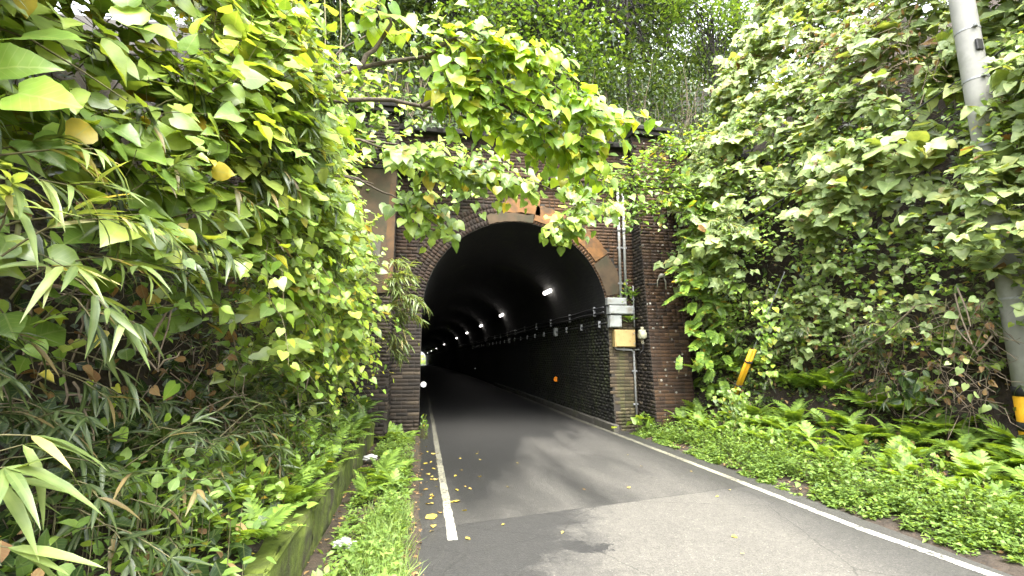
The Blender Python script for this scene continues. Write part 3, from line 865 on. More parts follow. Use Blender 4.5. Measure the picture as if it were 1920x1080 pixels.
# battered pilasters
def pilaster(x0, x1, zb, mat, n_single, ground):
    p = thing('pilaster', None, None); p.parent = tun
    dz = 6.55
    f = lambda z: -(.86 - .108 * z)                # front plane
    m = MB()
    P = [(x0, f(zb), zb), (x1, f(zb), zb), (x1, f(dz), dz), (x0, f(dz), dz)]
    m.poly(P); m.poly([(x0, -.001, zb), (x0, f(zb), zb), (x0, f(dz), dz), (x0, -.001, dz)]); m.poly([(x1, -.001, zb), (x1, f(zb), zb), (x1, f(dz), dz), (x1, -.001, dz)])
    m.poly([(x0, f(dz), dz), (x1, f(dz), dz), (x1, 0, dz), (x0, 0, dz)])
    m.build('core', M['mortar_dark'], p)
    vv = nrm([0, .108, 1.0])
    front = courses((x0, f(zb), zb), (1, 0, 0), vv, x1 - x0, (dz - zb) * 1.0058)
    k0 = sum(1 for q in front if q[0][2] < ground)
    lay(p, front[k0:k0 + n_single], front[:k0] + front[k0 + n_single:], mat)
    # the reveals
    rev = []
    nr = int((dz - zb) / .072)
    for r in range(nr):
        z = zb + (r + .5) * .072; d = -f(z)
        for xs, sg in ((x0, -1), (x1, 1)):
            y = -d + .004 + (0 if r % 2 else .0)
            while y < -.03:
                w = min(.225 if (r + int(y * 9)) % 2 else .11, -y)
                rev.append((np.array([xs + sg * (random.uniform(.002, .009) - .015), y + w / 2, z]), np.array([0, max(w - .011, .02), 0]), np.array([0, 0, .06]), np.array([.03, 0, 0])))
                y += w
    lay(p, [], rev, 'brick_dark')
    cm = (x0 + x1) / 2; w = x1 - x0
    MB().box((cm, -.06, 6.60), (w + .10, .46, .10), bev=.012).build('pilaster_cap', M['soot'], p)
    MB().box((cm, -.05, 6.70), (w + .2, .56, .10), bev=.012).build('pilaster_cap', M['soot'], p)
    MB().box((cm, -.22, 5.345), (w + .10, .22, .075), bev=.008).build('band', M['mortar'], p)
    return p, f
pr, fF = pilaster(2.55, 3.42, -.1, 'brick_red', 135, .25)
pl, fF = pilaster(-3.45, -2.62, -.1, 'brick_dark', 75, .42)
# render patches: on the left pilaster and, rust stained, over the arch
def patch(name, pts, th, mat, parent, n=(0, -1, 0)):
    b = bmesh.new()
    P = [Vector(p) for p in pts]; nn = Vector(n)
    a = [b.verts.new(p + nn * th) for p in P]; c_ = [b.verts.new(p) for p in P]
    b.faces.new(a)
    for i in range(len(P)): b.faces.new((a[i], a[(i + 1) % len(P)], c_[(i + 1) % len(P)], c_[i]))
    bmesh.ops.recalc_face_normals(b, faces=b.faces)
    me = bpy.data.meshes.new(name); b.to_mesh(me); b.free(); me.materials.append(mat)
    return obj(name, me, parent)
def ragged(pts, k=6, amp=.02):
    out = []
    for p, q in zip(pts, pts[1:] + pts[:1]):
        for i in range(k):
            f = i / k
            out.append((p[0] + (q[0] - p[0]) * f + random.uniform(-amp, amp), p[1], p[2] + (q[2] - p[2]) * f + random.uniform(-amp, amp)))
    return out
onp = lambda x, z, d=.012: (x, fF(z) - d, z)
P_ = [onp(-3.44, 2.75), onp(-2.63, 2.75), onp(-2.63, 5.3), onp(-3.44, 5.3)]
patch('render_panel', P_, .012, M['render_brown'], pl)
patch('rusty_edge', [onp(-2.82, 2.76, .026), onp(-2.626, 2.76, .026), onp(-2.626, 5.0, .026), onp(-2.74, 5.0, .026)], .006, M['rust_edge'], pl)
patch('render_repair', [onp(-3.4, 3.2, .028), onp(-2.9, 3.22, .028), onp(-2.87, 3.78, .028), onp(-3.42, 3.74, .028)], .008, M['render_grey'], pl)
def arcpatch(a0, a1, r0, r1, name='render_patch', mat='render_rust'):
    o_ = [(AC[0] + math.cos(a) * (r1 + random.uniform(-.02, .03)), -.016, AC[1] + math.sin(a) * (r1 + random.uniform(-.02, .03))) for a in np.linspace(a0, a1, 12)]
    i_ = [(AC[0] + math.cos(a) * (r0 + random.uniform(-.01, .01)), -.016, AC[1] + math.sin(a) * (r0 + random.uniform(-.01, .01))) for a in np.linspace(a1, a0, 12)]
    patch(name, o_ + i_, .008, M[mat], tun)
patch('render_patch', ragged([(-.36, -.016, 4.64), (.42, -.016, 4.60), (.42, -.016, 4.94), (-.36, -.016, 4.94)]), .008, M['render_rust'], tun)
arcpatch(R(57), R(80), 2.06, 2.42)
arcpatch(R(34), R(52), 2.10, 2.45)
arcpatch(R(80.5), R(108), 2.0, 2.2, mat='render_brown')
arcpatch(R(12), R(33), 2.02, 2.42, mat='render_brown')
# bricks standing clear on the lit inner right wall, near the mouth
inn = []
for r in range(34):
    z = .12 + r * .072
    y = -.0 + (.11 if r % 2 else 0)
    while y < 8.0:
        w = .225 if r % 2 else .225
        x = 2.03 - .053 * z
        inn.append((np.array([x + .012 - random.uniform(.0, .007), y + w / 2, z + float(zoff(y))]), np.array([0, w - .011, 0]), np.array([0, 0, .061]), np.array([-.03, 0, 0])))
        y += w
inner = thing('inner_wall', None, None); inner.parent = tun
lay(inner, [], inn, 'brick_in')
# raised kerb at the foot of the right wall
for k in range(14):
    y0 = -.15 + k * 1.2
    MB().box((1.985 + float(xoff(y0)), y0 + .6, .045 + float(zoff(y0))), (.13, 1.19, .2 + random.uniform(-.01, .01)), bev=.012).build('kerb', M['kerb'], tun)
# ------------------------------------------------------------------ lamps, cables, boxes, poles
lamp_y = [3.75, 12.0, 19.6, 28.4, 38.8, 60, 84, 106, 128]
lamp_lab = ['nearest and largest lit tube lamp on the right haunch of the tunnel vault', 'second lit tube lamp from the tunnel mouth', 'third lit tube lamp from the tunnel mouth',
            'fourth lit lamp from the tunnel mouth, an oval glow', 'fifth lit lamp from the tunnel mouth, a small round glow', 'sixth lit lamp from the mouth, alone after a gap in the row',
            'seventh lit lamp, a dot close to the far exit', 'next to last lit lamp, a dot above the far exit', 'last lit lamp, a dot touching the far tunnel exit']
for y, lb in zip(lamp_y, lamp_lab):
    x, z = 1.56 + float(xoff(y)), 3.44 + float(zoff(y))
    t = thing('tunnel_lamp', lb, 'lamp', (x, y, z), 'lit lamps along the tunnel vault')
    MB().box((.05, 0, .06), (.07, .74, .05), rot=Matrix.Rotation(R(38), 3, 'Y'), bev=.012).build('housing', M['galv'], t)
    b = MB(); b.tube([(0, -.34, 0), (0, -.31, 0), (0, .31, 0), (0, .34, 0)], [.03, .052, .052, .03], 12)
    b.build('tube', M['lamp'], t, smooth=True)

wallx = lambda z: 2.03 - .053 * z
for z, lb in ((2.63, 'upper black cable running from the grey boxes along the right tunnel wall'), (2.52, 'lower of the two paired black cables on the right tunnel wall'), (2.27, 'black cable on white clips below the paired cables on the tunnel wall')):
    pts = [(wallx(z) - .06 + float(xoff(y)), y, z + float(zoff(y)) + (.012 * math.sin(y * 2.6 + z * 9) if y < 25 else 0)) for y in np.concatenate([np.linspace(.02, 14, 40), np.linspace(16, 140, 30)])]
    t = thing('wall_cable', lb, 'cable', pts[0])
    m = MB(); m.tube([Vector(p) - Vector(pts[0]) for p in pts], .024 if z > 2.4 else .014, 6)
    m.build('cable', M['cable'], t, smooth=True)
    for y in (np.arange(.35, 26, 1.25) if z < 2.4 else np.arange(.6, 20, 1.9)):
        x = wallx(z) - .055 + float(xoff(y))
        MB().box((x - pts[0][0], y - pts[0][1], z + float(zoff(y)) - pts[0][2]), (.055, .035, .15 if z < 2.4 else .11), bev=.006).build('clip', M['galv'], t)
for k, y in enumerate((3.9, 11.5, 18.6, 26.5)):
    t = thing('junction_box', ['first', 'second', 'third', 'fourth'][k] + ' small grey junction box from the mouth, on the lower cable of the tunnel wall', 'junction box', (wallx(2.27) - .07 + float(xoff(y)), y, 2.27 + float(zoff(y))), 'junction boxes on the tunnel cable')
    MB().box((0, 0, 0), (.09, .17, .24), bev=.01).build('body', M['grey_box'], t)
    MB().box((-.05, 0, 0), (.012, .15, .22), bev=.004).build('lid', M['grey_box'], t)
    MB().tube([(0, -.2, 0), (0, -.08, 0)], .022, 8).build('cable_gland', M['cable'], t)
for (x, y, z, mt, lb, r) in ((wallx(.87) - .045, 4.28, .87, 'reflector_orange', 'round orange reflector on the right tunnel wall', .075), (wallx(.6) - .05 + float(xoff(26)), 26, .58, 'reflector_white', 'tiny white reflector far along the right tunnel wall', .06), (-1.99, .55, .98, 'reflector_white', 'round white reflector at the inner edge of the left jamb', .06)):
    t = thing('reflector', lb, 'reflector', (x, y, z))
    MB().tube([(0, -.012, 0), (0, .012, 0)], r, 18).build('lens', M[mt], t)
    MB().tube([(0, .0125, 0), (0, .03, 0)], r * .8, 14).build('backing', M['galv'], t)
    MB().tube([(0, -.02, 0), (0, -.0125, 0)], r * .18, 8).build('screw', M['galv'], t)
    MB().box((.03 if x > 0 else -.03, .035, 0), (.07, .01, .04)).build('bracket', M['galv'], t)

# pipes and boxes on the right jamb
for x, lb in ((2.215, 'inner of the two vertical grey conduits above the boxes on the right jamb'), (2.335, 'outer of the two vertical grey conduits above the boxes on the right jamb')):
    t = thing('conduit', lb, 'pipe', (x, -.045, 2.8))
    MB().tube([(0, 0, 0), (0, 0, 2.5)], .030, 10).build('pipe', M['conduit'], t, smooth=True)
    for z in (.35, 1.15, 1.95): MB().box((0, .008, z), (.10, .05, .035), bev=.004).build('clamp', M['galv'], t)
    MB().tube([(0, 0, 1.52), (0, 0, 1.60)], .038, 10).build('coupling', M['conduit'], t, smooth=True)
def wallbox(name, lb, cat, x0, x1, z0, z1, d, mat, group=None):
    t = thing(name, lb, cat, ((x0 + x1) / 2, -.012, (z0 + z1) / 2), group)
    w, h = x1 - x0, z1 - z0
    MB().box((0, -d / 2, 0), (w, d, h), bev=.012, seg=2).build('body', M[mat], t)
    MB().box((0, -d - .008, 0), (w - .03, .014, h - .03), bev=.004).build('door', M[mat], t)
    for sz in (-1, 1): MB().box((w / 2 - .035, -d - .02, sz * h * .3), (.02, .014, .035), bev=.003).build('latch', M['galv'], t)
    return t
g = 'grey metal boxes on the right jamb'
wallbox('control_box', 'topmost grey metal box on the right jamb, fern growing over it', 'electrical box', 1.86, 2.30, 2.66, 2.82, .15, 'grey_box', g)
wallbox('control_box', 'middle and widest grey metal box on the right jamb', 'electrical box', 1.88, 2.43, 2.46, 2.645, .19, 'grey_box', g)
wallbox('control_box', 'lowest grey metal box on the right jamb, just above the yellowish one', 'electrical box', 1.90, 2.17, 2.18, 2.445, .15, 'grey_box', g)
t = wallbox('switch_box', 'rusting cream-yellow metal box under the grey boxes on the right jamb', 'electrical box', 2.0, 2.47, 1.76, 2.13, .15, 'cream_box')
t = thing('meter', 'pale green electricity meter with a white back plate beside the cream box', 'meter', (2.52, -.40, 2.0))
MB().box((.05, .02, 0), (.15, .05, .36), bev=.012).build('back_plate', M['pale'], t)
b = MB(); b.tube([(-.03, 0, 0), (-.03, -.05, 0), (-.03, -.13, 0), (-.03, -.15, 0)], [.085, .085, .08, .06], 16); b.build('dome', M['beige'], t, smooth=True)
MB().box((-.03, -.06, .02), (.17, .10, .19), bev=.03, seg=2).build('housing', M['beige'], t)
for x in (.0, .07): MB().tube([(x, .0, -.18), (x, .0, -.3), (x - .05, .03, -.36)], .012, 6).build('lead', M['cable'], t)
t = thing('drain_pipe', 'thin grey vertical pipe running down the right jamb to the weeds', 'pipe', (2.47, -.05, .2))
MB().tube([(.02, 0, 0), (.0, 0, 1.42), (.0, 0, 1.47), (-.05, 0, 1.5), (-.38, 0, 1.52), (-.43, 0, 1.56), (-.44, 0, 1.62)], .024, 8).build('pipe', M['conduit'], t, smooth=True)
MB().tube([(0, 0, 1.5), (.22, -.3, 1.53)], .018, 8).build('branch', M['conduit'], t, smooth=True)
for z in (.35, 1.05): MB().box((0.01, .015, z), (.11, .045, .035), bev=.004).build('clamp', M['galv'], t)
MB().box((-.22, .02, 1.52), (.035, .05, .09), bev=.004).build('clamp', M['galv'], t)
t = thing('riser_pipe', 'thin dark pipe rising beside the meter into the ferns', 'pipe', (2.50, -.06, 2.2))
MB().tube([(0, 0, 0), (0, 0, .9)], .016, 8).build('pipe', M['conduit'], t, smooth=True)
MB().box((0, .02, .6), (.07, .05, .03)).build('clamp', M['galv'], t)

# insulator bracket and its cable up to the pole
I0 = Vector((2.84, -.60, 3.20))
t = thing('cable_anchor', 'pale hooked cable anchor fixed to the front of the right pilaster', 'insulator', I0)
b = MB(); b.tube([(-.02, -.02, .0), (.03, -.05, .05), (.08, -.05, .05), (.11, -.02, 0)], [.02, .05, .05, .025], 10); b.build('insulator', M['insulator'], t, smooth=True)
MB().tube([(.0, -.03, .02), (-.06, -.05, -.06), (-.07, -.05, -.20)], .011, 6).build('hanger', M['insulator'], t, smooth=True)
MB().tube([(.09, -.03, .02), (.12, -.05, -.07), (.13, -.04, -.24)], .014, 6).build('hanger', M['insulator'], t, smooth=True)
MB().tube([(.0, -.03, -.10), (-.10, .0, -.13), (-.27, .05, -.13)], .012, 6).build('tail', M['cable'], t, smooth=True)
PX, PY = 4.56, -5.50
def aerial(a, b, sag, r, name, lb):
    a, b = Vector(a), Vector(b)
    t = tag(MB().tube([a.lerp(b, f) - Vector((0, 0, sag * 4 * f * (1 - f))) - a for f in np.linspace(0, 1, 14)], r, 6).build(name, M['cable'], None, smooth=True, loc=a), lb, 'cable')
    return t
aerial(I0 + Vector((.05, -.05, .04)), on(0, PX + .3, 1925, 62), .06, .010, 'aerial_cable', 'thin black cable rising from the pilaster anchor towards the utility pole')
a0 = on(1, -3.6, 1560, 345); a1 = on(0, PX + .2, 1925, 128)
aerial(a0, a1, .05, .008, 'aerial_cable', 'second thin cable crossing the pole just below the first')

t = thing('utility_pole', 'tall pale concrete utility pole half hidden by kudzu beside the verge', 'utility pole', (PX + .22, PY, .2))
t.rotation_euler.y = -.040
b = MB(); b.tube([(0, 0, z) for z in (0, 2, 4, 6, 8, 10, 12)], [.145 - .004 * z for z in (0, 2, 4, 6, 8, 10, 12)], 28); b.build('shaft', M['concrete'], t, smooth=True)
for z in (2.05, 2.95, 3.9, 4.75, 5.4, 6.2):
    b = MB(); b.tube([(0, 0, z - .012), (0, 0, z + .012)], .145 - .004 * z + .005, 28); b.build('strap', M['galv'], t)
    MB().box((-.06, -.145 + .004 * z - .012, z), (.05, .03, .035), bev=.004).build('buckle', M['galv'], t)
b = MB(); b.tube([(0, 0, .05), (0, 0, .98)], .153, 28); b.build('guard_sleeve', M['yellow'], t, smooth=True)
for z in (.25, .6, .99): 
    b = MB(); b.tube([(0, 0, z - .05), (0, 0, z + .05)], .157, 28); b.build('guard_band', M['black'], t, smooth=True)
MB().box((-.04, -.125, 5.15), (.09, .03, .14), bev=.006).build('hole_cover', M['black'], t)

g0, g1 = Vector(on(0, 3.3, 1380, 735)), Vector(on(0, 3.3, 1412, 656))
dv = (g1 - g0).normalized()
t = thing('guy_wire', 'leaning yellow guy wire guard standing in the vines beside the portal', 'guy wire', g0 - dv * .3)
b = MB(); side = dv.cross(Vector((0, 1, 0))).normalized()
for s in (-1, 1):
    b = MB(); b.tube([dv * .25 + side * .028 * s, dv * (.3 + (g1 - g0).length) + side * .028 * s], .030, 10); b.build('guard', M['yellow'], t, smooth=True)
for f in (.45, .95):
    b = MB(); b.tube([dv * (f - .012), dv * (f + .012)], .064, 12); b.build('band', M['black'], t)
b = MB(); b.tube([dv * 0, dv * 2.6], .006, 6); b.build('wire', M['galv'], t)

# litter on the verge and leaves on the road
def bag(loc, s, lb):
    b = bmesh.new(); bmesh.ops.create_icosphere(b, subdivisions=3, radius=1)
    sd_ = random.uniform(0, 9)
    for v in b.verts:
        c_ = v.co.copy()
        k = 1 + .28 * math.sin(4.1 * c_.x + sd_) * math.sin(3.7 * c_.y + 1) + .16 * math.sin(9 * c_.z + 5 * c_.x + sd_) + random.uniform(-.09, .09)
        v.co = Vector((c_.x * k * 1.3, c_.y * k, max(c_.z * k * .6, -.25)))
    bmesh.ops.scale(b, vec=(s, s, s), verts=b.verts)
    me = bpy.data.meshes.new('litter_bag'); b.to_mesh(me); b.free(); me.materials.append(M['white_bag'])
    o = obj('litter_bag', me, None, None, loc); tag(o, lb, 'litter'); o.rotation_euler.z = random.uniform(0, 6)
bag((-2.62, -5.6, .10), .07, 'crumpled white plastic bag lying in the weeds by the mossy wall')
bag((-2.72, -2.5, .14), .075, 'crumpled pale bag beside the ferns at the foot of the left pilaster')
fall = [((853, 940), 'bright yellow fallen leaf touching the end of the left white line', .085), ((872, 1009), 'single yellow leaf lying on the old grey asphalt', .075), ((868, 957), 'tan fallen leaf just right of the white line end', .08), ((899, 893), 'small yellow leaf alone on the dark asphalt', .055), ((815, 970), 'orange-brown leaf at the left road edge beside the white line', .10), ((825, 962), 'yellow leaf at the road edge just left of the white line', .08)]
k = 0
for (px, py), lb, sz in fall + [((random.gauss(855, 25), random.uniform(845, 945)), None, random.uniform(.03, .06)) for _ in range(16)] + [((random.uniform(798, 818), random.uniform(830, 1000)), None, random.uniform(.04, .08)) for _ in range(22)] + [((random.uniform(900, 1500), random.uniform(830, 1040)), None, random.uniform(.03, .055)) for _ in range(14)]:
    p = on(2, .012, px, py)
    if not (-2.3 < p[0] < 2.2): continue
    if p[0] < -2.0: p[2] = .05
    mt = 'fallen'
    o = obj('fallen_leaf', leaf_mesh('ovate' if random.random() < .6 else 'heart', random.randrange(2), mt), None)
    o.location = p; o.scale = (sz,) * 3
    o.rotation_euler = (random.gauss(0, .15), random.gauss(0, .15), random.uniform(0, 6.28))
    wh = 'strewn between the white line and the left verge' if px < 822 else ('scattered on the dark asphalt right of the white line' if px < 900 else 'lying out on the open road')
    tag(o, lb or 'small dry fallen leaf ' + wh, 'leaf', 'fallen leaves ' + wh if not lb else 'fallen leaves on the road')
# ------------------------------------------------------------------ the overgrown banks
def env_left(y, z):
    x = np.interp(z, [.8, 1.5, 2.0, 2.6, 4.1, 5.3, 6.3, 8.1, 10], [-3.25, -2.95, -2.72, -2.62, -2.85, -3.65, -4.5, -5.5, -6.8])
    x = x - .26 - .75 * np.clip((-6.0 - y) / 3.0, 0, 1.3) - .22 * np.clip((y + 3.5) / 2.0, 0, 1)
    return x + .20 * (np.sin(1.9 * y + 1.1 * z) * np.sin(1.6 * z - .7 * y + 1) + .7 * np.sin(3.7 * y - 2.2 * z + 2)) - .12
def low_left(y): return np.interp(y, [-9, -7, -5.5, -3, -1], [1.95, 1.88, 1.6, 1.2, 1.0])
def env_right(y, z):
    a = np.interp(z, [.3, 1.2, 2.2, 3.6, 5, 7, 9.7, 12], [4.0, 3.9, 3.6, 3.15, 3.45, 4.3, 5.7, 7.6])     # beside the portal
    b = np.interp(z, [.3, 1.2, 2.2, 3.6, 5, 7, 9.7, 12], [4.7, 4.75, 4.45, 4.35, 4.6, 5.3, 6.6, 8.5])
    f = np.clip((-1.2 - y) / 3.8, 0, 1)
    return a * (1 - f) + b * f - .26 * (np.sin(1.7 * y + 1.3 * z) * np.sin(1.5 * z - .9 * y + 1) + .55 * np.sin(3.9 * y + 2.4 * z + 2) + .45 * np.sin(6.1 * z - 4.7 * y)) + .12

def sample(nm, y0, y1, z0, z1, env, low=None, sgn=1, weight=None):
    y = rng.uniform(y0, y1, nm); z = rng.uniform(z0, z1, nm)
    if low is not None:
        q = z > low(y) + rng.normal(size=nm) * .12; y, z = y[q], z[q]
    if weight is not None:
        q = rng.random(len(y)) < weight(y, z); y, z = y[q], z[q]
    return np.stack([env(y, z), y, z], 1)

def seeds_of(pts, seeds):
    d = ((pts[:, None, 1:] - np.array(seeds)[None]) ** 2 * np.array([.6, 1.0])).sum(2)
    d += rng.random(d.shape) * .5
    return d.argmin(1)

LS = [(-7.4, 5.6), (-7.2, 3.6), (-7.0, 2.2), (-5.2, 6.2), (-5.0, 4.2), (-4.8, 2.4), (-3.2, 5.6), (-3.0, 3.6), (-1.8, 4.6), (-2.4, 1.9)]
LL = ['brightest mass of vine leaves at the top of the near left bank', 'yellow-green vine mass overhanging the near left bank at head height', 'lowest vine curtain of the near left bank, over the dark hollow',
      'sunlit crest of vines midway along the left bank, against the dark trees', 'broad heart-leaved vine mass midway along the left bank', 'vine mass hanging over the low mossy wall, midway along the left bank',
      'vine crest of the left bank nearest the dark wood above the portal', 'large-leaved vine covering the bank just before the left pilaster', 'vine trailing over the rendered top of the left pilaster', 'lobed-leaf vine tips hanging in front of the foot of the left pilaster']
LP = [Plant('climbing_vine', lb, 'vine', (-3.6, s[0], s[1] - 1), 'vines draping the left bank', maxind=170) for s, lb in zip(LS, LL)]
ol = nrm(np.array([.7, -.7, .35]))
P0 = np.concatenate([sample(2700, -9.2, -.75, .9, 8.8, env_left, low_left), sample(1500, -9.4, -5.5, 2.6, 8.0, env_left, low_left), sample(320, -9.3, -7.2, 3.6, 5.6, env_left)])
who = seeds_of(P0, LS)
D0 = nrm(np.array([.75, -.1, .35]) + rnd(len(P0), .55))
sh = shoots(P0 - np.array([.16, 0, .1]), D0, rng.uniform(.3, .6, len(P0)), 6, rng.uniform(.09, .18, len(P0)), ol, hang=.5, upb=.5, outb=1.0, rj=.38)
h = rng.random(len(P0)) < .5
spread(LP, np.where(h, who, -1), sh, 'heart', 'glossy')
spread(LP, np.where(h, -1, who), sh, 'broad', 'heart')
# smaller infill behind the face
P1 = sample(2700, -9.4, -.75, 1.0, 8.8, env_left, low_left) - np.array([.38, 0, 0])
who1 = seeds_of(P1, LS)
sh = shoots(P1, nrm(np.array([.5, 0, .5]) + rnd(len(P1), .6)), .4, 6, rng.uniform(.05, .09, len(P1)), ol, hang=.5)
spread(LP, who1, sh, 'low', 'small')
# trailing tips that hang out of the lower rim
P2 = sample(110, -6.5, -1.2, 1.2, 2.6, env_left, low_left); who2 = seeds_of(P2, LS)
sh = shoots(P2, nrm(np.array([.7, -.2, .1]) + rnd(len(P2), .35)), rng.uniform(.5, .95, len(P2)), 9, rng.uniform(.07, .12, len(P2)), ol, droop=1.9, taper=.65)
spread(LP, who2, sh, 'heart', 'lime', .004, .0015)

# bamboo on the near left bank
def bamboo(pl, roots, d, ln, n, size, mat='bamboo', out=(1, -.3, .3), droop=1.1, fan=5, proto='lance', jit=.12):
    """arching canes that end in fans of narrow leaves"""
    roots = np.atleast_2d(roots); m = len(roots)
    P = roots.copy(); D = nrm(np.broadcast_to(d, (m, 3)) + rnd(m, .25)); pts = [P.copy()]
    ln = np.broadcast_to(ln, (m,))
    for i in range(n):
        st = (ln / n)[:, None]; D = nrm(D - UP * droop * st + rnd(m, jit)); P = P + D * st; pts.append(P.copy())
        if i < n * .35: continue
        side = nrm(np.cross(D, UP))
        for k in range(fan):
            a = (k - (fan - 1) / 2) * .42 + rng.normal(size=m) * .18
            ld = nrm(D * np.cos(a)[:, None] + side * np.sin(a)[:, None] + rnd(m, .22) - UP * .25)
            pl.leaves(P, ld, nrm(UP + np.array(out) * .3 + rnd(m, .35)), size * rng.uniform(.65, 1.2, m), proto, mat)
    pl.stems(np.stack(pts, 1), .005, .002)
b1 = Plant('bamboo_grass', 'pale broad-bladed bamboo grass arching in from the edge of the near left bank', 'bamboo', (-3.6, -8.3, 1.2), 'bamboo grass on the left bank', 170)
q = np.array([on(1, y, px, py) for y, px, py in [(-8.2, -90, 360), (-8.2, -60, 420), (-8.1, -40, 480), (-8.0, -10, 430), (-8.15, -80, 540), (-8.0, 40, 500), (-7.9, 60, 440), (-8.2, -70, 330), (-8.0, 20, 560), (-7.8, 90, 510)]])
bamboo(b1, q, np.array([.8, -.1, .25]), .42, 6, .17, droop=1.3, fan=4)
b2 = Plant('bamboo_grass', 'long low bamboo grass blades reaching in at the bottom of the near left bank', 'bamboo', (-3.5, -8.5, .7), 'bamboo grass on the left bank', 60)
q = np.array([on(1, -8.3, px, py) for px, py in [(-150, 830), (-160, 880), (-140, 905), (-170, 980), (-120, 850), (-150, 1010)]])
bamboo(b2, q, np.array([.95, .1, .1]), .22, 3, .2, droop=.4, fan=3)
b3 = Plant('bamboo_grass', 'shaded bamboo grass filling the dark hollow under the left vines', 'bamboo', (-3.5, -6, .7), 'bamboo grass on the left bank', 200)
yy_ = rng.uniform(-7.6, -2.2, 190); dd = rng.uniform(.3, 1.0, 190)
q = np.stack([-2.95 - dd, yy_, bank_left(-2.95 - dd, yy_) + rng.uniform(-.05, .5, 190)], 1)
bamboo(b3, q, np.array([.55, -.15, .6]), rng.uniform(.3, .6, 190), 5, .14, 'sasa', droop=1.6, fan=4)
b4 = Plant('bamboo_grass', 'dark bamboo grass tuft inside the left vines at eye level', 'bamboo', (-3.2, -6.6, 2.8), 'bamboo grass on the left bank', 120)
q = np.concatenate([sample(60, -7.6, -5.2, 2.2, 4.2, env_left), sample(60, -9.0, -7.2, 1.3, 2.7, env_left)]) - np.array([.15, 0, 0])
bamboo(b4, q, np.array([.8, -.2, .1]), .4, 5, .16, 'sasa', droop=1.5, fan=4)
b5 = Plant('bamboo_grass', 'fine feathery bamboo sprays hanging in front of the left jamb', 'bamboo', (-2.9, -1.6, 2), 'bamboo grass on the left bank', 220)
for (px, py, n_) in [(690, 530, 10), (715, 550, 9), (700, 505, 7), (705, 585, 6), (700, 610, 6)]:
    base = on(1, -1.7, px, py) + rnd(n_, .07)
    bamboo(b5, base, nrm(np.array([.9, .1, .22])), rng.uniform(.4, .85, n_), 7, .20, 'bamboo', droop=1.0, fan=5)
for (px, py, n_) in [(690, 610, 8), (705, 645, 8)]:
    base = on(1, -1.6, px, py) + rnd(n_, .08)
    bamboo(b5, base, nrm(np.array([.6, .1, .1])), rng.uniform(.4, .65, n_), 6, .17, 'bamboo', droop=1.4, fan=4)
# big leaves close to the camera
nl = Plant('broadleaf_shoot', 'shoot with large lime leaves closest to the camera, over the edge of the left bank', 'shoot', (-3.3, -8.6, 2.2), None, 30)
for px, py, ang, s, y in [(35, 175, -10, .17, -8.35), (-20, 190, 200, .17, -8.35), (-5, 130, 20, .15, -8.3), (250, 45, 115, .13, -8.0), (270, 55, -20, .13, -8.0), (240, 10, 100, .10, -8.0), (110, 160, -80, .10, -8.0), (130, 170, -60, .12, -7.9), (40, 70, 5, .2, -8.2), (370, 60, 80, .10, -7.9), (350, 95, 70, .09, -7.9), (60, 265, -30, .15, -7.9), (120, 235, -60, .14, -7.8)]:
    a = R(ang); p = on(1, y, px, py)
    nl.leaves(p, nrm(rt * math.cos(a) + up_ * math.sin(a) + rnd(1, .1)[0]), nrm(-fw * .6 + UP * .6 + rnd(1, .2)[0]), s, 'heart_fine', 'heart')
Q = np.array([on(1, -8.0 + .0 * k, px, py) for k, (px, py) in enumerate([(-60, 30), (60, 75), (150, 130), (240, 190)])])
nl.stems(Q[None], .006, .003)
# small climbing vine with lime hearts in the hollow
hv = Plant('hanging_vine', 'single vine string with small lime heart leaves against the dark hollow', 'vine', (-2.9, -6.6, 1), None, 20)
st = [on(1, -6.9, px, py) for px, py in [(215, 660), (205, 700), (212, 745), (200, 790), (205, 830), (190, 880), (185, 940)]]
hv.stems(np.array(st)[None], .006, .004)
for px, py, s in [(210, 755, .06), (200, 785, .06), (222, 808, .085), (192, 828, .065), (212, 855, .06), (195, 905, .05), (170, 715, .045), (215, 725, .05), (205, 870, .055), (330, 720, .10), (320, 780, .05), (350, 780, .05), (330, 900, .05)]:
    hv.leaves(on(1, -6.9, px, py), nrm(-UP * .5 + rt * random.uniform(-.8, .8) - fw * .2), nrm(-fw * .8 + UP * .5), s, 'heart', 'lime')
# bare twigs in the hollow
tw = Plant('dead_branch', 'bare pale twigs tangled in the dark hollow of the left bank', 'branch', (-3.2, -7, 1), None, 0)
for pts in [[(60, 570), (45, 640), (20, 760), (5, 800)], [(0, 770), (60, 720), (95, 690)], [(100, 640), (122, 690), (118, 760), (112, 860)], [(122, 730), (150, 750), (175, 810), (178, 880)], [(130, 720), (170, 745), (250, 760)], [(150, 560), (148, 640), (126, 700)], [(235, 600), (290, 690), (345, 665)], [(170, 560), (172, 640)], [(280, 640), (330, 560), (300, 700)], [(560, 720), (565, 780), (540, 820)], [(585, 690), (560, 750), (575, 810)], [(440, 640), (455, 720), (470, 780)]]:
    Q = np.array([on(1, -7.0 if pts[0][0] < 300 else -4.6, *p) for p in pts]); tt = np.linspace(0, 1, 8)
    f = np.linspace(0, 1, len(Q)); Q = np.stack([np.interp(tt, f, Q[:, k]) for k in range(3)], 1) + rnd(8, .012)
    tw.stems(Q[None], .007, .004, 5, 'twig', 'twig')
gy, gz = rng.uniform(-8.4, -1.6, 260), rng.uniform(.7, 2.2, 260)
Q0 = np.stack([env_left(gy, np.full(260, 1.6)) - rng.uniform(.15, .7, 260), gy, gz], 1)
Dq = nrm(rnd(260, 1) + np.array([.2, 0, -.5])); Ql = np.stack([Q0 + Dq * f * rng.uniform(.3, .8, 260)[:, None] + rnd(260, .02) for f in np.linspace(0, 1, 6)], 1)
tw.stems(Ql, .004, .002, 3, 'twig', 'twig')
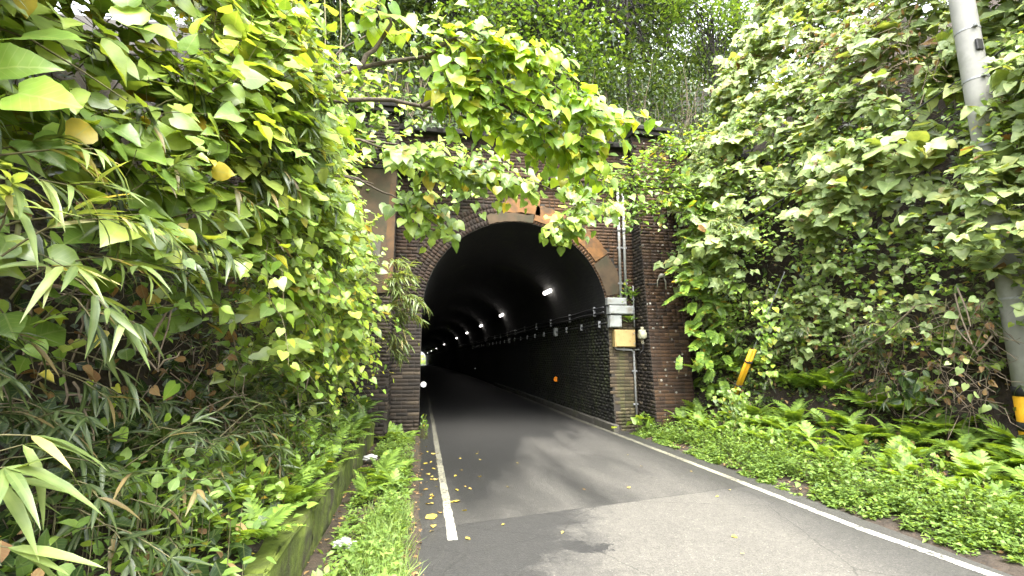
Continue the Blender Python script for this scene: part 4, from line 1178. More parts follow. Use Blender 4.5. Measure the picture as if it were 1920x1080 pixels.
dp = sample(150, -8, -1.6, 1.2, 2.4, env_left) - np.array([.3, 0, 0])
tw.leaves(dp, nrm(rnd(len(dp)) - UP), nrm(rnd(len(dp)) + UP), rng.uniform(.05, .1, len(dp)), 'ovate', 'dead')

# right bank: kudzu, big leaves high up and near the pole, small ones lower
RS = [(-1.5, 4.6), (-1.8, 7.4), (-3.4, 3.3), (-3.6, 5.6), (-4.0, 8.0), (-5.3, 3.0), (-5.6, 5.2), (-6.0, 7.4), (-7.2, 3.6), (-7.2, 6.0), (-1.4, 2.6)]
RL = ['kudzu draping over the top of the right pilaster', 'kudzu crest against the sky at the upper end of the right bank', 'pale kudzu mass between the portal and the pole at eye level', 'broad kudzu leaves high between the portal and the pole', 'kudzu and brown dead stems along the top of the right bank',
      'kudzu skirt hanging behind the middle of the pole', 'kudzu leaves wrapping the pole below its dark hole cover', 'kudzu behind the top of the pole', 'kudzu beyond the pole on the near right bank at eye level', 'kudzu high on the near right bank beyond the pole', 'dark leafy curtain beside the foot of the right pilaster']
RP = [Plant('kudzu_vine', lb, 'vine', (4.5, s[0], s[1] - 1), 'kudzu draping the right bank', maxind=180) for s, lb in zip(RS, RL)]
orr = nrm(np.array([-.65, -.7, .35]))
lowr = lambda y: np.interp(y, [-8, -5, -1], [1.7, 1.9, 1.6])
P0 = sample(2300, -9.0, -.35, 1.6, 10.2, env_right, lowr)
P0 = P0[(lump(P0[:, 1] * 1.6 + 3, P0[:, 2] * 1.5) + .12 * (P0[:, 2] - 3.4) + rng.normal(size=len(P0)) * .25) > -.12]
who = seeds_of(P0, RS)
sz = rng.uniform(.10, .23, len(P0)) * np.where(P0[:, 2] > 3.2, 1.15, .7)
sh = shoots(P0 + np.array([.25, 0, -.05]), nrm(np.array([-.75, -.15, .4]) + rnd(len(P0), .55)), rng.uniform(.35, .75, len(P0)), 4, sz, orr, tri=True, hang=.5, upb=.5, outb=1.0, rj=.42)
spread(RP, who, sh, 'broad', 'kudzu')
P1 = sample(4900, -9.0, -.3, .9, 10.2, env_right) + np.array([.2, 0, 0]); who1 = seeds_of(P1, RS)
hh = rng.random(len(P1)) < .5
sh = shoots(P1, nrm(np.array([-.6, -.1, .4]) + rnd(len(P1), .6)), .45, 6, rng.uniform(.05, .12, len(P1)), orr, hang=.5, upb=.5, outb=.9)
spread(RP, np.where(hh, who1, -1), sh, 'low', 'small')
spread(RP, np.where(hh, -1, who1), sh, 'heart_low', 'heart')
# kudzu over the pole
P2 = np.stack([PX + rng.normal(size=46) * .22 - .22, PY - .2 + rng.normal(size=46) * .16, rng.choice([3.2, 3.5, 3.8, 2.75], 46) + rng.normal(size=46) * .22], 1)
sh = shoots(P2, nrm(np.array([-.5, -.6, .3]) + rnd(46, .5)), .4, 3, rng.uniform(.12, .18, 46), orr, tri=True, hang=.3, upb=1)
spread(RP, np.full(46, 6), sh, 'broad', 'kudzu')
# dead stems and dry leaves on top
dk = Plant('dead_vine', 'tangle of brown dead vine stems at the top of the right bank', 'vine', (5, -3.5, 6), None, 60, stemmat='twig')
pd = np.concatenate([np.array([on(0, 4.6, px, py) for px, py in zip(rng.normal(1610, 60, 170), rng.normal(90, 55, 170))]), np.array([on(0, 4.35, px, py) for px, py in zip(rng.uniform(1480, 1860, 190), rng.uniform(560, 760, 190))])])
n_ = len(pd); Dq = nrm(rnd(n_, .7) + np.array([0, 0, -.8]))
dk.stems(np.stack([pd + Dq * f * rng.uniform(.3, .7, n_)[:, None] + rnd(n_, .03) for f in np.linspace(0, 1, 6)], 1), .005, .003, 3, 'twig', 'twig')
dk.leaves(pd, nrm(rnd(n_) - UP * .7), nrm(rnd(n_) + UP), rng.uniform(.05, .11, n_), 'ovate', 'dead')
for pts in [[(1715, 575), (1650, 635), (1605, 660), (1592, 688)], [(1790, 550), (1800, 590), (1820, 640), (1822, 645)], [(1860, 630), (1845, 650), (1830, 662)], [(1800, 590), (1790, 610), (1805, 630), (1820, 645)], [(1795, 540), (1812, 580), (1820, 612)]]:
    Q = np.array([on(0, 4.05, *p) for p in pts]); tt = np.linspace(0, 1, 8); f = np.linspace(0, 1, len(Q))
    dk.stems(np.stack([np.interp(tt, f, Q[:, k]) for k in range(3)], 1)[None], .011, .007, 5, 'twig', 'twig')
# undergrowth in the shade of the right bank
u1 = Plant('bamboo_grass', 'shaded dwarf bamboo filling the foot of the right bank', 'bamboo', (4.4, -4, .8), 'bamboo grass on the right bank', 200)
y_ = rng.uniform(-8.5, -1.0, 260); z_ = rng.uniform(.5, 2.3, 260)
q = np.stack([env_right(y_, z_) + rng.uniform(.0, .35, 260), y_, z_], 1)
bamboo(u1, q, np.array([-.7, -.2, .4]), rng.uniform(.25, .5, 260), 5, .15, 'sasa', out=(-1, -.3, .3), droop=1.6, fan=4)
u2 = Plant('bamboo_grass', 'pale spray of bamboo leaves bursting from the bank right of the pilaster', 'bamboo', (3.3, -1.8, 3.6), 'bamboo grass on the right bank', 150)
q = np.array([on(1, -2.2, px, py) for px, py in [(1360, 420), (1370, 415), (1375, 430), (1385, 425), (1350, 415), (1380, 410)]])
bamboo(u2, np.repeat(q, 2, 0), np.array([-.55, -.5, .1]), .32, 5, .17, 'bamboo', out=(-1, -.4, .4), droop=2.2, fan=6)
# pinnate shrubs by the pilaster
s1 = Plant('pinnate_shrub', 'dark green shrub with feather-shaped leaves beside the right pilaster', 'shrub', (3.6, -1.3, .4), None, 150)
pts = np.array([on(1, -1.5, px, py) for px, py in zip(rng.normal(1332, 27, 150), rng.uniform(360, 700, 150))]) + rnd(150, .1)
s1.leaves(pts, nrm(np.array([-.5, -.5, -.15]) + rnd(150, .45)), nrm(UP * .9 + np.array([-.3, -.6, 0]) + rnd(150, .25)), rng.uniform(.25, .42, 150), 'pinnate', 'small')
s1.stems(np.array([[on(1, -1.2, 1330, 760), on(1, -1.2, 1320, 640), on(1, -1.3, 1310, 520), on(1, -1.4, 1300, 380)]]), .02, .006, 6, 'stem', 'bark')
s2 = Plant('overhanging_shrub', 'shrub with layered sprays of leaves reaching across the conduits above the right jamb', 'shrub', (3.4, -1.2, 4.6), None, 200)
for pl_ in [[(1345, 385), (1300, 375), (1250, 372), (1195, 392)], [(1350, 405), (1290, 400), (1230, 402), (1170, 412)], [(1290, 330), (1240, 335), (1190, 345), (1150, 350)], [(1330, 250), (1300, 262), (1262, 270), (1240, 285)], [(1300, 300), (1255, 310), (1200, 320), (1160, 330)], [(1320, 345), (1270, 352), (1215, 360), (1160, 375)]]:
    Q = np.array([on(1, -1.4, *p) for p in pl_]); tt = np.linspace(0, 1, 9); f = np.linspace(0, 1, 4)
    Q = np.stack([np.interp(tt, f, Q[:, k]) for k in range(3)], 1) + rnd(9, .02)
    s2.stems(Q[None], .012, .004, 5, 'stem', 'bark')
    B0 = np.repeat(Q[1:], 5, 0)
    sh = shoots(B0, nrm(np.array([-.6, -.3, .05]) + rnd(len(B0), .55)), .36, 5, rng.uniform(.10, .165, len(B0)), np.array([0, -1, .3]), hang=.3, upb=.9, outb=.6, rj=.25)
    spread([s2], np.zeros(len(B0), int), sh, 'ovate', 'small')
# climbers on the guy wire and hanging pair
s3 = Plant('climbing_vine', 'pale heart-leaved vine clump at the foot of the yellow guard', 'vine', on(0, 3.25, 1370, 770), None, 90)
n_ = 150; p_ = np.array([on(0, 3.22, px, py) for px, py in zip(rng.normal(1368, 18, n_), rng.uniform(728, 800, n_))])
s3.leaves(p_, nrm(np.array([-.2, -.6, -.7]) + rnd(n_, .3)), nrm(np.array([-.5, -.7, .6]) + rnd(n_, .25)), rng.uniform(.06, .09, n_), 'heart', 'heart')
s3.stems(np.array([[on(0, 3.27, 1375, 810), on(0, 3.27, 1370, 770), on(0, 3.27, 1376, 730)]]), .008, .004)
s4 = Plant('climbing_vine', 'string of bright round leaves hanging above the yellow guard', 'vine', on(0, 3.3, 1440, 560), None, 60)
n_ = 80; fy = rng.uniform(555, 700, n_); p_ = np.array([on(0, 3.3, px, py) for px, py in zip(1432 + rng.normal(size=n_) * 11 + (fy - 560) * .05, fy)])
s4.leaves(p_, nrm(np.array([-.2, -.6, -.7]) + rnd(n_, .3)), nrm(np.array([-.5, -.7, .7]) + rnd(n_, .25)), rng.uniform(.06, .10, n_), 'heart', 'lime')
s4.stems(np.array([[on(0, 3.33, 1440, 540), on(0, 3.33, 1432, 620), on(0, 3.33, 1440, 720)]]), .006, .003)
s5 = Plant('hanging_vine', 'vine string with a mirrored pair of pale round leaves against the shade', 'vine', on(0, 3.9, 1772, 560), None, 30)
s5.stems(np.array([[on(0, 3.9, px, py) for px, py in [(1774, 560), (1770, 620), (1766, 660), (1762, 700), (1745, 745)]]]), .006, .004)
for px, py, a, s in [(1768, 659, 172, .105), (1772, 659, 8, .105), (1790, 590, 190, .13), (1800, 690, 250, .09), (1812, 720, 250, .09), (1790, 715, 220, .08), (1818, 740, 270, .09), (1836, 765, 280, .08), (1850, 760, 250, .09), (1780, 680, 200, .06), (1808, 678, 20, .07), (1826, 738, 320, .08), (1830, 560, 200, .1), (1873, 460, 150, .13), (1760, 520, 190, .12), (1745, 470, 180, .13)]:
    s5.leaves(on(0, 3.9, px, py), nrm(rt * math.cos(R(a)) + up_ * math.sin(R(a))), nrm(-fw + UP * .7 + rnd(1, .1)[0]), s, 'heart', 'kudzu')
s6 = Plant('glossy_shrub', 'small shrub with dark blue-green serrated leaves under the right bank', 'shrub', on(0, 4.2, 1690, 770), None, 40)
for _ in range(26):
    p = on(0, 4.0, random.gauss(1700, 18), random.uniform(690, 750)); s6.leaves(p, nrm(-UP * .8 + rnd(1, .5)[0]), nrm(-fw + UP * .6 + rnd(1, .3)[0]), random.uniform(.1, .15), 'ovate', 'dark')
s6.stems(np.array([[on(0, 4.1, 1690, 800), on(0, 4.1, 1698, 740), on(0, 4.1, 1700, 690)]]), .008, .004)

# ------------------------------------------------------------------ ferns, herbs, grass
def fern(x, y, z, n, size, mat, lb, group, out=(0, 0), minpx=8):
    p = Plant('fern', lb, 'fern', (x, y, z), group, 12, 'frond', minpx=minpx)
    a = np.linspace(0, 2 * np.pi, n, endpoint=False) + rng.normal(size=n) * .3
    el = rng.uniform(.35, 1.0, n)
    D = nrm(np.stack([np.cos(a) * np.cos(el) + out[0], np.sin(a) * np.cos(el) + out[1], np.sin(el)], 1))
    Nn = nrm(np.cross(np.cross(D, UP), D) + rnd(n, .12))
    p.leaves(np.array([x, y, z]) + rnd(n, .02), D, Nn, size * rng.uniform(.7, 1.15, n), 'frond', mat)
    return p
ordn = ['first', 'second', 'third', 'fourth', 'fifth', 'sixth', 'seventh', 'eighth', 'ninth', 'tenth', 'eleventh', 'twelfth', 'thirteenth', 'fourteenth', 'fifteenth', 'sixteenth', 'seventeenth', 'eighteenth']
rows = [('front fern row, right verge', .7, 17, .30), ('middle fern row, right verge', 1.05, 18, .36), ('back fern row, right verge', 1.5, 18, .42), ('rearmost fern row, right bank', 1.95, 18, .46)]
for nm, off, n_, sz_ in rows:
    for k in range(n_):
        y = -.6 - 6.6 * (k / n_) ** .9 + random.uniform(-.15, .15)
        sh_ = .75 * min(max((y + 4.5) / 3.5, 0), 1) * .8
        x = 2.35 + off * (1.05 + .1 * k / n_) - sh_ * off * .45 + random.uniform(-.1, .1)
        if off < .7 and y < -4.6: x += .35
        fern(x, y, float(bank_right(np.array(x), np.array(y))) + .12, random.randint(8, 12), sz_ * random.uniform(.8, 1.2), 'fern', 'light green fern, %s from the portal in the %s' % (ordn[k], nm), nm, (-.12, -.12))
lf = [(-2.45, -.55, .06, .40, 'fern clump at the foot of the left jamb'), (-2.66, -.75, .08, .38, 'fern against the base of the left pilaster'), (-2.3, -.8, .05, .3, 'small fern nearest the left edge of the tunnel mouth'),
      (-2.5, -3.3, .06, .42, 'fern on the left verge beside the small pale bag'), (-2.35, -3.9, .06, .36, 'fern in the middle of the left verge'), (-2.6, -4.3, .06, .36, 'fern at the foot of the mossy wall'), (-2.3, -3.1, .05, .3, 'fern leaning towards the left white line'),
      (-3.05, -1.2, .55, .5, 'dark fern on the wall top beside the pilaster'), (-2.98, -1.9, .5, .5, 'dark fern drooping over the far end of the mossy wall'), (-3.0, -2.6, .5, .46, 'fern drooping over the mossy wall, second from the pilaster'),
      (-3.1, -3.4, .55, .45, 'fern on the wall top behind the clover-leaved plant'), (-3.0, -4.2, .5, .42, 'fern with bright tips arching over the middle of the wall'), (-3.02, -5.4, .55, .42, 'bright fern hanging over the near part of the mossy wall'), (-2.98, -5.9, .5, .36, 'lowest bright fern frond cluster over the near mossy wall'), (-3.25, -4.7, .65, .4, 'fern behind the compound-leaved plant on the wall top'), (-3.2, -6.4, .65, .35, 'fern on the near wall top among low leaves')]
for x, y, z, s, lb in lf:
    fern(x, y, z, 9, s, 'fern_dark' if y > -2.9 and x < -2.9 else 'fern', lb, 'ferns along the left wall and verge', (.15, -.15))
bx = fern(2.42, -.2, 2.84, 8, .26, 'fern_dark', 'fern rooted on top of the grey boxes', 'ferns on the boxes', (0, -.5))
bx.leaves(np.array([2.32, -.1, 2.95]) + rnd(60, .1) * np.array([1, .3, 1.2]), nrm(np.array([0, -.5, -.5]) + rnd(60, .4)), nrm(np.array([0, -.7, .6]) + rnd(60, .3)), rng.uniform(.05, .09, 60), 'ovate', 'small')
fern(2.32, -.2, 2.30, 7, .22, 'fern_dark', 'fern rooted between the grey boxes and the cream box', 'ferns on the boxes', (0, -.4))

def mound(name, lb, cat, centre, spread_, n, size, proto, mat, hmax, maxind=80, group=None, stems=True):
    p = Plant(name, lb, cat, centre, group, maxind)
    c_ = np.array(centre)
    q = rng.normal(size=(n, 2)) * np.array(spread_) * .5
    hh_ = hmax * np.exp(-((q / np.array(spread_)) ** 2).sum(1)) * rng.uniform(.35, 1.05, n)
    P = np.stack([c_[0] + q[:, 0], c_[1] + q[:, 1], c_[2] + hh_], 1)
    out = nrm(np.stack([q[:, 0], q[:, 1], np.full(n, .3)], 1))
    p.leaves(P, nrm(out + rnd(n, .5)), nrm(UP + out * .35 + rnd(n, .3)), size * rng.uniform(.6, 1.25, n), proto, mat)
    if stems:
        m = min(60, n); G = np.stack([P[:m] * [1, 1, 0] * (1 - f) + P[:m] * [1, 1, 0] * f + np.array([0, 0, 1.0]) * (c_[2] + (P[:m, 2:3] - c_[2]) * f) for f in (0, .5, 1)], 1)
        p.stems(G, .003, .0015)
    return p
mound('clover_plant', 'compound-leaved plant with many small round blue-green leaflets on the wall top', 'plant', (-3.2, -5.2, .6), (.36, .6), 520, .055, 'ovate', 'small', .5, 150)
mound('clover_plant', 'round-leaved plant beside it on the wall top, nearer the portal', 'plant', (-3.1, -3.9, .55), (.3, .5), 320, .05, 'ovate', 'herb', .42, 100)
mound('leafy_weed', 'lime-green leafy weeds at the nearest corner of the left bank', 'weed', (-3.35, -7.2, .62), (.45, .7), 420, .07, 'ovate', 'herb', .5, 150)
mound('leafy_weed', 'broad low weeds at the near end of the mossy wall', 'weed', (-3.3, -6.3, .6), (.3, .45), 260, .075, 'heart', 'heart', .4, 120)
mound('leafy_weed', 'upright leafy weed in front of the near mossy wall', 'weed', (-2.55, -6.9, .05), (.25, .4), 200, .06, 'ovate', 'herb', .35, 100)
mound('butterbur', 'clump of round butterbur-like leaves at the foot of the right jamb', 'plant', (2.42, -.55, .15), (.3, .22), 40, .15, 'heart', 'heart', .2, 40)
mound('jamb_weed', 'small dark weed growing just inside the left jamb', 'weed', (-1.97, -.05, .0), (.1, .25), 70, .06, 'ovate', 'small', .45, 50)
for k, (y, z) in enumerate([(-6.6, .7), (-5.9, .8), (-4.9, .9), (-3.8, .8), (-2.7, .8), (-7.4, .8)]):
    mound('low_shrub', 'dark leafy undergrowth on the hollow floor, ' + ordn[k] + ' clump by the left wall', 'shrub', (-3.75 - .1 * (k % 2), y, z), (.5, .6), 260, .09, 'ovate', 'dark', .6, 60, 'undergrowth clumps in the left hollow')

for x, y, z, s, lb in [(-2.97, -3.0, .48, .36, 'small fern at the lip of the wall behind the pale bag'), (-2.96, -4.75, .46, .34, 'small fern at the lip of the mossy wall, midway'), (-2.97, -5.7, .48, .34, 'small fern at the lip of the near mossy wall'), (-2.98, -6.6, .5, .34, 'nearest small fern at the lip of the mossy wall')]:
    fern(x, y, z, 9, s, 'fern', lb, 'ferns along the left wall and verge', (.35, -.2))
for k, (x, y, h, nn__) in enumerate([(2.75, -1.6, .28, 110), (2.95, -2.7, .34, 130), (3.0, -3.7, .36, 140), (2.85, -4.7, .34, 140), (3.3, -5.3, .42, 150), (3.1, -6.1, .36, 150), (3.7, -6.3, .45, 150)]):
    mound('verge_weed', 'taller pale weed rising from the right verge, %s from the portal' % ordn[k], 'weed', (x, y, float(bank_right(np.array(x), np.array(y)))), (.28, .34), nn__, .075, 'ovate', 'herb', h, 60, 'tall weeds on the right verge')
# herbs and grass: nobody could count them
def tufts(name, P, per, size, proto, mat, h, spread_=.05):
    n = len(P)
    q = np.repeat(P, per, 0)
    hz_ = rng.uniform(.1, 1, len(q)) * np.repeat(h if hasattr(h, '__len__') else np.full(n, h), per)
    a = rng.uniform(0, 2 * np.pi, len(q))
    D = nrm(np.stack([np.cos(a), np.sin(a), rng.uniform(-.15, .75, len(q))], 1))
    q = q + np.stack([np.cos(a) * spread_ * .4, np.sin(a) * spread_ * .4, hz_], 1) + rnd(len(q), spread_ * .2)
    Nn = nrm(np.cross(np.cross(D, UP), D) + rnd(len(q), .3))
    pl = Plant(name, None, None, (0, 0, 0), None, 0, kind='stuff')
    pl.leaves(q, D, Nn, size * rng.uniform(.6, 1.3, len(q)), proto, mat)
    return pl
def bladed(P, h, per, mat='herb'):
    q = np.repeat(P, per, 0) + rnd(len(P) * per, .03) * np.array([1, 1, 0])
    D = nrm(np.array([0, 0, 1.0]) + rnd(len(q), .42) * np.array([1, 1, .2]))
    Nn = nrm(np.cross(D, UP + rnd(len(q), .5)))
    pl = Plant('grass', None, None, (0, 0, 0), None, 0, kind='stuff')
    pl.leaves(q, D, Nn, h * rng.uniform(.5, 1.3, len(q)), 'blade', mat)
n_ = 1750
y_ = rng.uniform(-8.2, -.4, n_); xe = np.interp(y_, [-8.2, -6.5, -4, -2.5, -.4], [2.64, 2.31, 2.22, 2.26, 2.22])
x_ = xe + np.abs(rng.normal(size=n_)) * np.interp(y_, [-8, -4, -1], [.45, .36, .2])
ok = (lump(x_ * 4, y_ * 4) + .5 > rng.random(n_) * .9) | ((x_ > xe + .3) & (lump(x_ * 3 + 2, y_ * 3) > -.55))
x_, y_ = x_[ok], y_[ok]
hR = np.clip((x_ - np.interp(y_, [-8.2, -6.5, -4, -2.5, -.4], [2.64, 2.31, 2.22, 2.26, 2.22])) * .7, .015, .30) * rng.uniform(.5, 1.25, len(x_))
tufts('ground_cover', np.stack([x_, y_, bank_right(x_, y_)], 1), 26, .046, 'tiny', 'herb', hR)
n_ = 700; y_ = rng.uniform(-7, -.4, n_); x_ = rng.uniform(3.0, 4.5, n_)
tufts('ground_cover', np.stack([x_, y_, bank_right(x_, y_)], 1), 8, .06, 'tiny', 'small', .14)
n_ = 820; y_ = -.3 - np.abs(rng.uniform(0, 7.6, n_)); x_ = rng.uniform(-2.7, -2.16, n_)
ok = lump(x_ * 3 + 1, y_ * 2.4) + .62 + .5 * (x_ > -2.4) > rng.random(n_) * 1.0
x_, y_ = x_[ok], y_[ok]
tufts('ground_cover', np.stack([x_, y_, verge_l(x_, y_)], 1), 15, .05, 'tiny', 'herb', .15 * rng.uniform(.3, 1.3, len(x_)))
n_ = 520; y_ = rng.uniform(-7.6, -4.6, n_); x_ = rng.uniform(-2.5, -2.12, n_)
bladed(np.stack([x_, y_, verge_l(x_, y_)], 1), .16, 5)
n_ = 300; y_ = rng.uniform(-8, -2, n_); x_ = np.interp(y_, [-8.2, -6.5, -4, -2.5], [3.0, 2.66, 2.5, 2.45]) + np.abs(rng.normal(size=n_)) * .35
bladed(np.stack([x_, y_, bank_right(x_, y_)], 1), .2, 5)
n_ = 900; y_ = rng.uniform(-8.4, -.95, n_); x_ = rng.uniform(-3.7, -2.94, n_)
tufts('ground_cover', np.stack([x_, y_, np.maximum(bank_left(x_, y_), .42)], 1), 8, .06, 'tiny', 'small', .16)
n_ = 1500; y_ = rng.uniform(-8, -.5, n_); e_ = rng.random(n_) < .6
x_ = np.where(e_, rng.uniform(-2.9, -2.0, n_), 2.2 + np.abs(rng.normal(size=n_)) * .22 + np.interp(y_, [-8, -5, -3, 0], [.35, .15, .1, .0]))
zz_ = np.where(x_ < 0, verge_l(x_, y_), np.maximum(bank_right(x_, y_), .004)) + .012
for nm_, bank, xa, xb, out_ in (('bank_undergrowth', bank_left, -5.2, -3.1, (.6, -.4, .5)), ('bank_undergrowth', bank_right, 3.4, 7.0, (-.6, -.4, .5))):
    n2 = 4200; yb_ = rng.uniform(-9.3, -.8, n2); xb_ = rng.uniform(xa, xb, n2)
    pb = np.stack([xb_, yb_, bank(xb_, yb_)], 1) + np.array(out_) * rng.uniform(0, .3, n2)[:, None]
    ug = Plant(nm_, None, None, (0, 0, 0), None, 0, kind='stuff')
    dd_ = nrm(rnd(n2, .6) + np.array(out_) - UP * .9); nn_ = nrm(np.array(out_) + rnd(n2, .5))
    a_ = rng.random(n2) < .62
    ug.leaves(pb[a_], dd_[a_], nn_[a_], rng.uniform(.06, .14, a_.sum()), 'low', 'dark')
    b_ = ~a_ & (rng.random(n2) < .5)
    ug.leaves(pb[b_], dd_[b_], nn_[b_], rng.uniform(.1, .2, b_.sum()), 'lance', 'sasa')
    c_2 = ~a_ & ~b_
    ug.leaves(pb[c_2], dd_[c_2], nn_[c_2], rng.uniform(.05, .1, c_2.sum()), 'low', 'dead')
n2 = 7000; xh, yh = rng.uniform(-7, 7.5, n2), .9 + rng.random(n2) ** 1.4 * 7
hu = Plant('hill_undergrowth', None, None, (0, 0, 0), None, 0, kind='stuff')
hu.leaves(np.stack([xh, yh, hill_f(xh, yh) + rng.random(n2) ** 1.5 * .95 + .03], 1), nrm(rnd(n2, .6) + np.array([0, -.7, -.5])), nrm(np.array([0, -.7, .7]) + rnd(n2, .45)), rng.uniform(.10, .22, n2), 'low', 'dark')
fl = Plant('leaf_litter', None, None, (0, 0, 0), None, 0, kind='stuff')
fl.leaves(np.stack([x_, y_, zz_], 1), nrm(rnd(n_) * np.array([1, 1, .15])), nrm(UP + rnd(n_, .25)), rng.uniform(.02, .06, n_), 'low', 'dead')

# ------------------------------------------------------------------ the tree whose branches hang before the portal
tr = Plant('overhanging_tree', 'young tree with lime heart-shaped leaves whose branches hang across the front of the portal', 'tree', (-4.6, -3.8, 3.6), None, 300, stemmat='bark')
def px3(pts, y): return np.array([on(1, y if not hasattr(y, '__len__') else y[k], *p) for k, p in enumerate(pts)])
def limb(pl, Q, r0, r1, name='branch', k=14, wob=.015):
    f = np.linspace(0, 1, len(Q)); tt = np.linspace(0, 1, k)
    Q = np.stack([np.interp(tt, f, Q[:, a]) for a in range(3)], 1)
    Q[1:-1] = (Q[:-2] + Q[1:-1] * 2 + Q[2:]) / 4 + rnd(k - 2, wob)
    pl.stems(Q[None], r0, r1, 6, name, 'bark'); return Q
root_b = np.array([-4.6, -3.8, 3.6])
BR = [([(600, 160), (668, 131), (709, 119), (779, 99), (870, 120), (960, 165), (1050, 215), (1110, 235), (1160, 212)], -5.0, 1.0),
      ([(668, 131), (700, 94), (740, 40), (705, 12), (660, 20)], -5.3, 1.0),
      ([(620, 190), (700, 185), (790, 195), (880, 225), (970, 250), (1060, 285), (1120, 330)], -4.6, 1.0),
      ([(800, 105), (850, 70), (900, 75), (960, 110), (1030, 150), (1100, 200)], -5.1, .9),
      ([(640, 260), (700, 270), (760, 290), (820, 315), (880, 350)], -3.8, .8),
      ([(640, 330), (690, 345), (740, 370), (790, 400), (845, 445)], -3.4, .7),
      ([(820, 305), (880, 303), (930, 325), (1000, 342), (1080, 375), (1145, 388)], -3.8, .7),
      ([(1080, 370), (1070, 400), (1050, 425), (1020, 440)], -2.8, .35),
      ([(790, 200), (860, 170), (940, 190), (1020, 240), (1090, 290)], -4.9, 1.0)]
for nb, (pts, y, dens) in enumerate(BR):
    Q = limb(tr, px3(pts, y), .030 if dens > .8 else .018, .005)
    q = Q[(5, 9, 6, 3, 5, 7, 3, 2, 2)[nb]:]
    n_ = int(len(q) * (2.4 if nb == 1 else 6) * dens)
    ix = rng.integers(0, len(q), n_); B0 = q[ix] + rnd(n_, .05)
    sh = shoots(B0, nrm(np.array([.45, -.2, .05]) + rnd(n_, .6)), rng.uniform(.2, .5, n_), 4, rng.uniform(.12, .19, n_), np.array([.1, -1, .2]), droop=1.0, hang=.95, upb=.45, outb=.75, rj=.3, petiole=.5)
    lo = y > -4.4  # upper branches get lime leaves, their backlight put into the colour
    spread([tr], np.zeros(n_, int), sh, 'heart', 'heart' if lo else 'lime', .003, .0015)
limb(tr, np.array([[-4.9, -3.4, 2.6], [-4.7, -3.7, 3.8], on(1, -4.2, 560, 210), on(1, -4.6, 600, 160)]), .07, .03, 'trunk', 10)
for pts, y in [([(560, 210), (620, 190)], -4.5), ([(596, 142), (635, 96), (695, 61)], -4.0), ([(560, 240), (640, 260)], -3.9), ([(540, 330), (640, 330), (700, 345)], -3.4), ([(640, 260), (760, 270), (820, 305)], -3.7)]:
    limb(tr, px3(pts, y), .016, .009, 'branch', 8)

# ------------------------------------------------------------------ the wood on the hill
def tree(name, lb, cat, base, h, r, crown, n, mat, size, lean=(0, 0), group=None, maxind=0, limbs=6, kind_leaf='tiny'):
    """crown: list of (dx, dy, z, rx, ry, rz)"""
    p = Plant(name, lb, cat, base, group, maxind, stemmat='dark_stem', rest='crown')
    b = np.array(base, float)
    tt = np.linspace(0, 1, 9)
    Q = b + np.stack([lean[0] * tt ** 1.3, lean[1] * tt ** 1.3, h * tt - .3], 1) + rnd(9, .035)
    p.stems(Q[None], r, r * .35, 8, 'trunk', 'dark_stem')
    for c_ in crown:
        cc = b + np.array(c_[:3]); rr = np.array(c_[3:])
        k = max(6, n // (len(crown) * 26))
        u = nrm(rnd(k)) * rng.uniform(.35, 1, k)[:, None] ** .5
        cl = cc + u * rr
        st = Q[np.clip((rng.uniform(.4, .95, k) * 8).astype(int), 0, 8)]
        tw_ = np.stack([st * (1 - f) + cl * f + np.array([0, 0, .25]) * math.sin(f * 3.1) + rnd(k, .05) for f in np.linspace(0, 1, 6)], 1)
        p.stems(tw_, r * .22, .008, 4, 'branch', 'dark_stem')
        L_ = 26
        P = np.repeat(cl, L_, 0) + rnd(k * L_) * np.array([.42, .42, .2])
        D = nrm(rnd(len(P)) * np.array([1, 1, .4]) - UP * .35)
        p.leaves(P, D, nrm(UP + rnd(len(P), .4)), size * rng.uniform(.6, 1.2, len(P)), kind_leaf, mat)
    return p
hz = lambda x, y: float(hill_f(np.array(float(x)), np.array(float(y))))
W = 'trees of the wood above the portal'
def htree(px, py, y, lb, h, r, crown, n, mat='forest', size=.16, lean=(0, 0), maxind=0, kl='tiny'):
    q = on(1, y, px, py); z0 = hz(q[0], y)
    cr_ = []
    for a_, b_, dy, rx, ry, rz in crown:
        c_ = on(1, y + dy, a_, b_); cr_.append((c_[0] - q[0], dy, c_[2] - z0, rx, ry, rz))
    if mat == 'dark': n, size, kl = int(n * .55), size * 1.45, 'low'
    return tree('broadleaf_tree', lb, 'tree', (q[0], y, z0), h, r, cr_, n, mat, size, lean, W, maxind, kind_leaf=kl)
htree(1392, 120, 6.0, 'left of the two dark trunks against the sky above the kudzu crest', 9, .17, [(1330, -60, 0, 2.2, 1.8, 1.2), (1380, 20, -1.2, .9, .8, .5)], 1800)
htree(1440, 120, 6.6, 'right of the two dark trunks against the sky above the kudzu crest', 9, .20, [(1480, -60, 0, 2.2, 1.8, 1.2), (1470, 30, -1, .8, .8, .5)], 1600)
htree(1340, 120, 2.6, 'slim tree with a bright yellow-green crown just above the right pilaster', 4.5, .06, [(1330, 30, 0, .9, .7, .55), (1395, 60, -.2, .6, .5, .4), (1290, -10, 0, .8, .7, .5)], 1500, 'forest', .15, maxind=80, kl='low')
htree(1180, 120, 3.4, 'tree with a dark leafy crown behind the right end of the portal', 6, .10, [(1125, 60, 0, 1.0, .9, .8), (1170, 110, 0, 1.0, .8, .7), (1225, 40, .4, .9, .8, .6), (1130, 150, -.2, .8, .8, .6), (1240, 150, .2, .8, .8, .5)], 3000, 'dark', .15, maxind=60, kl='low')
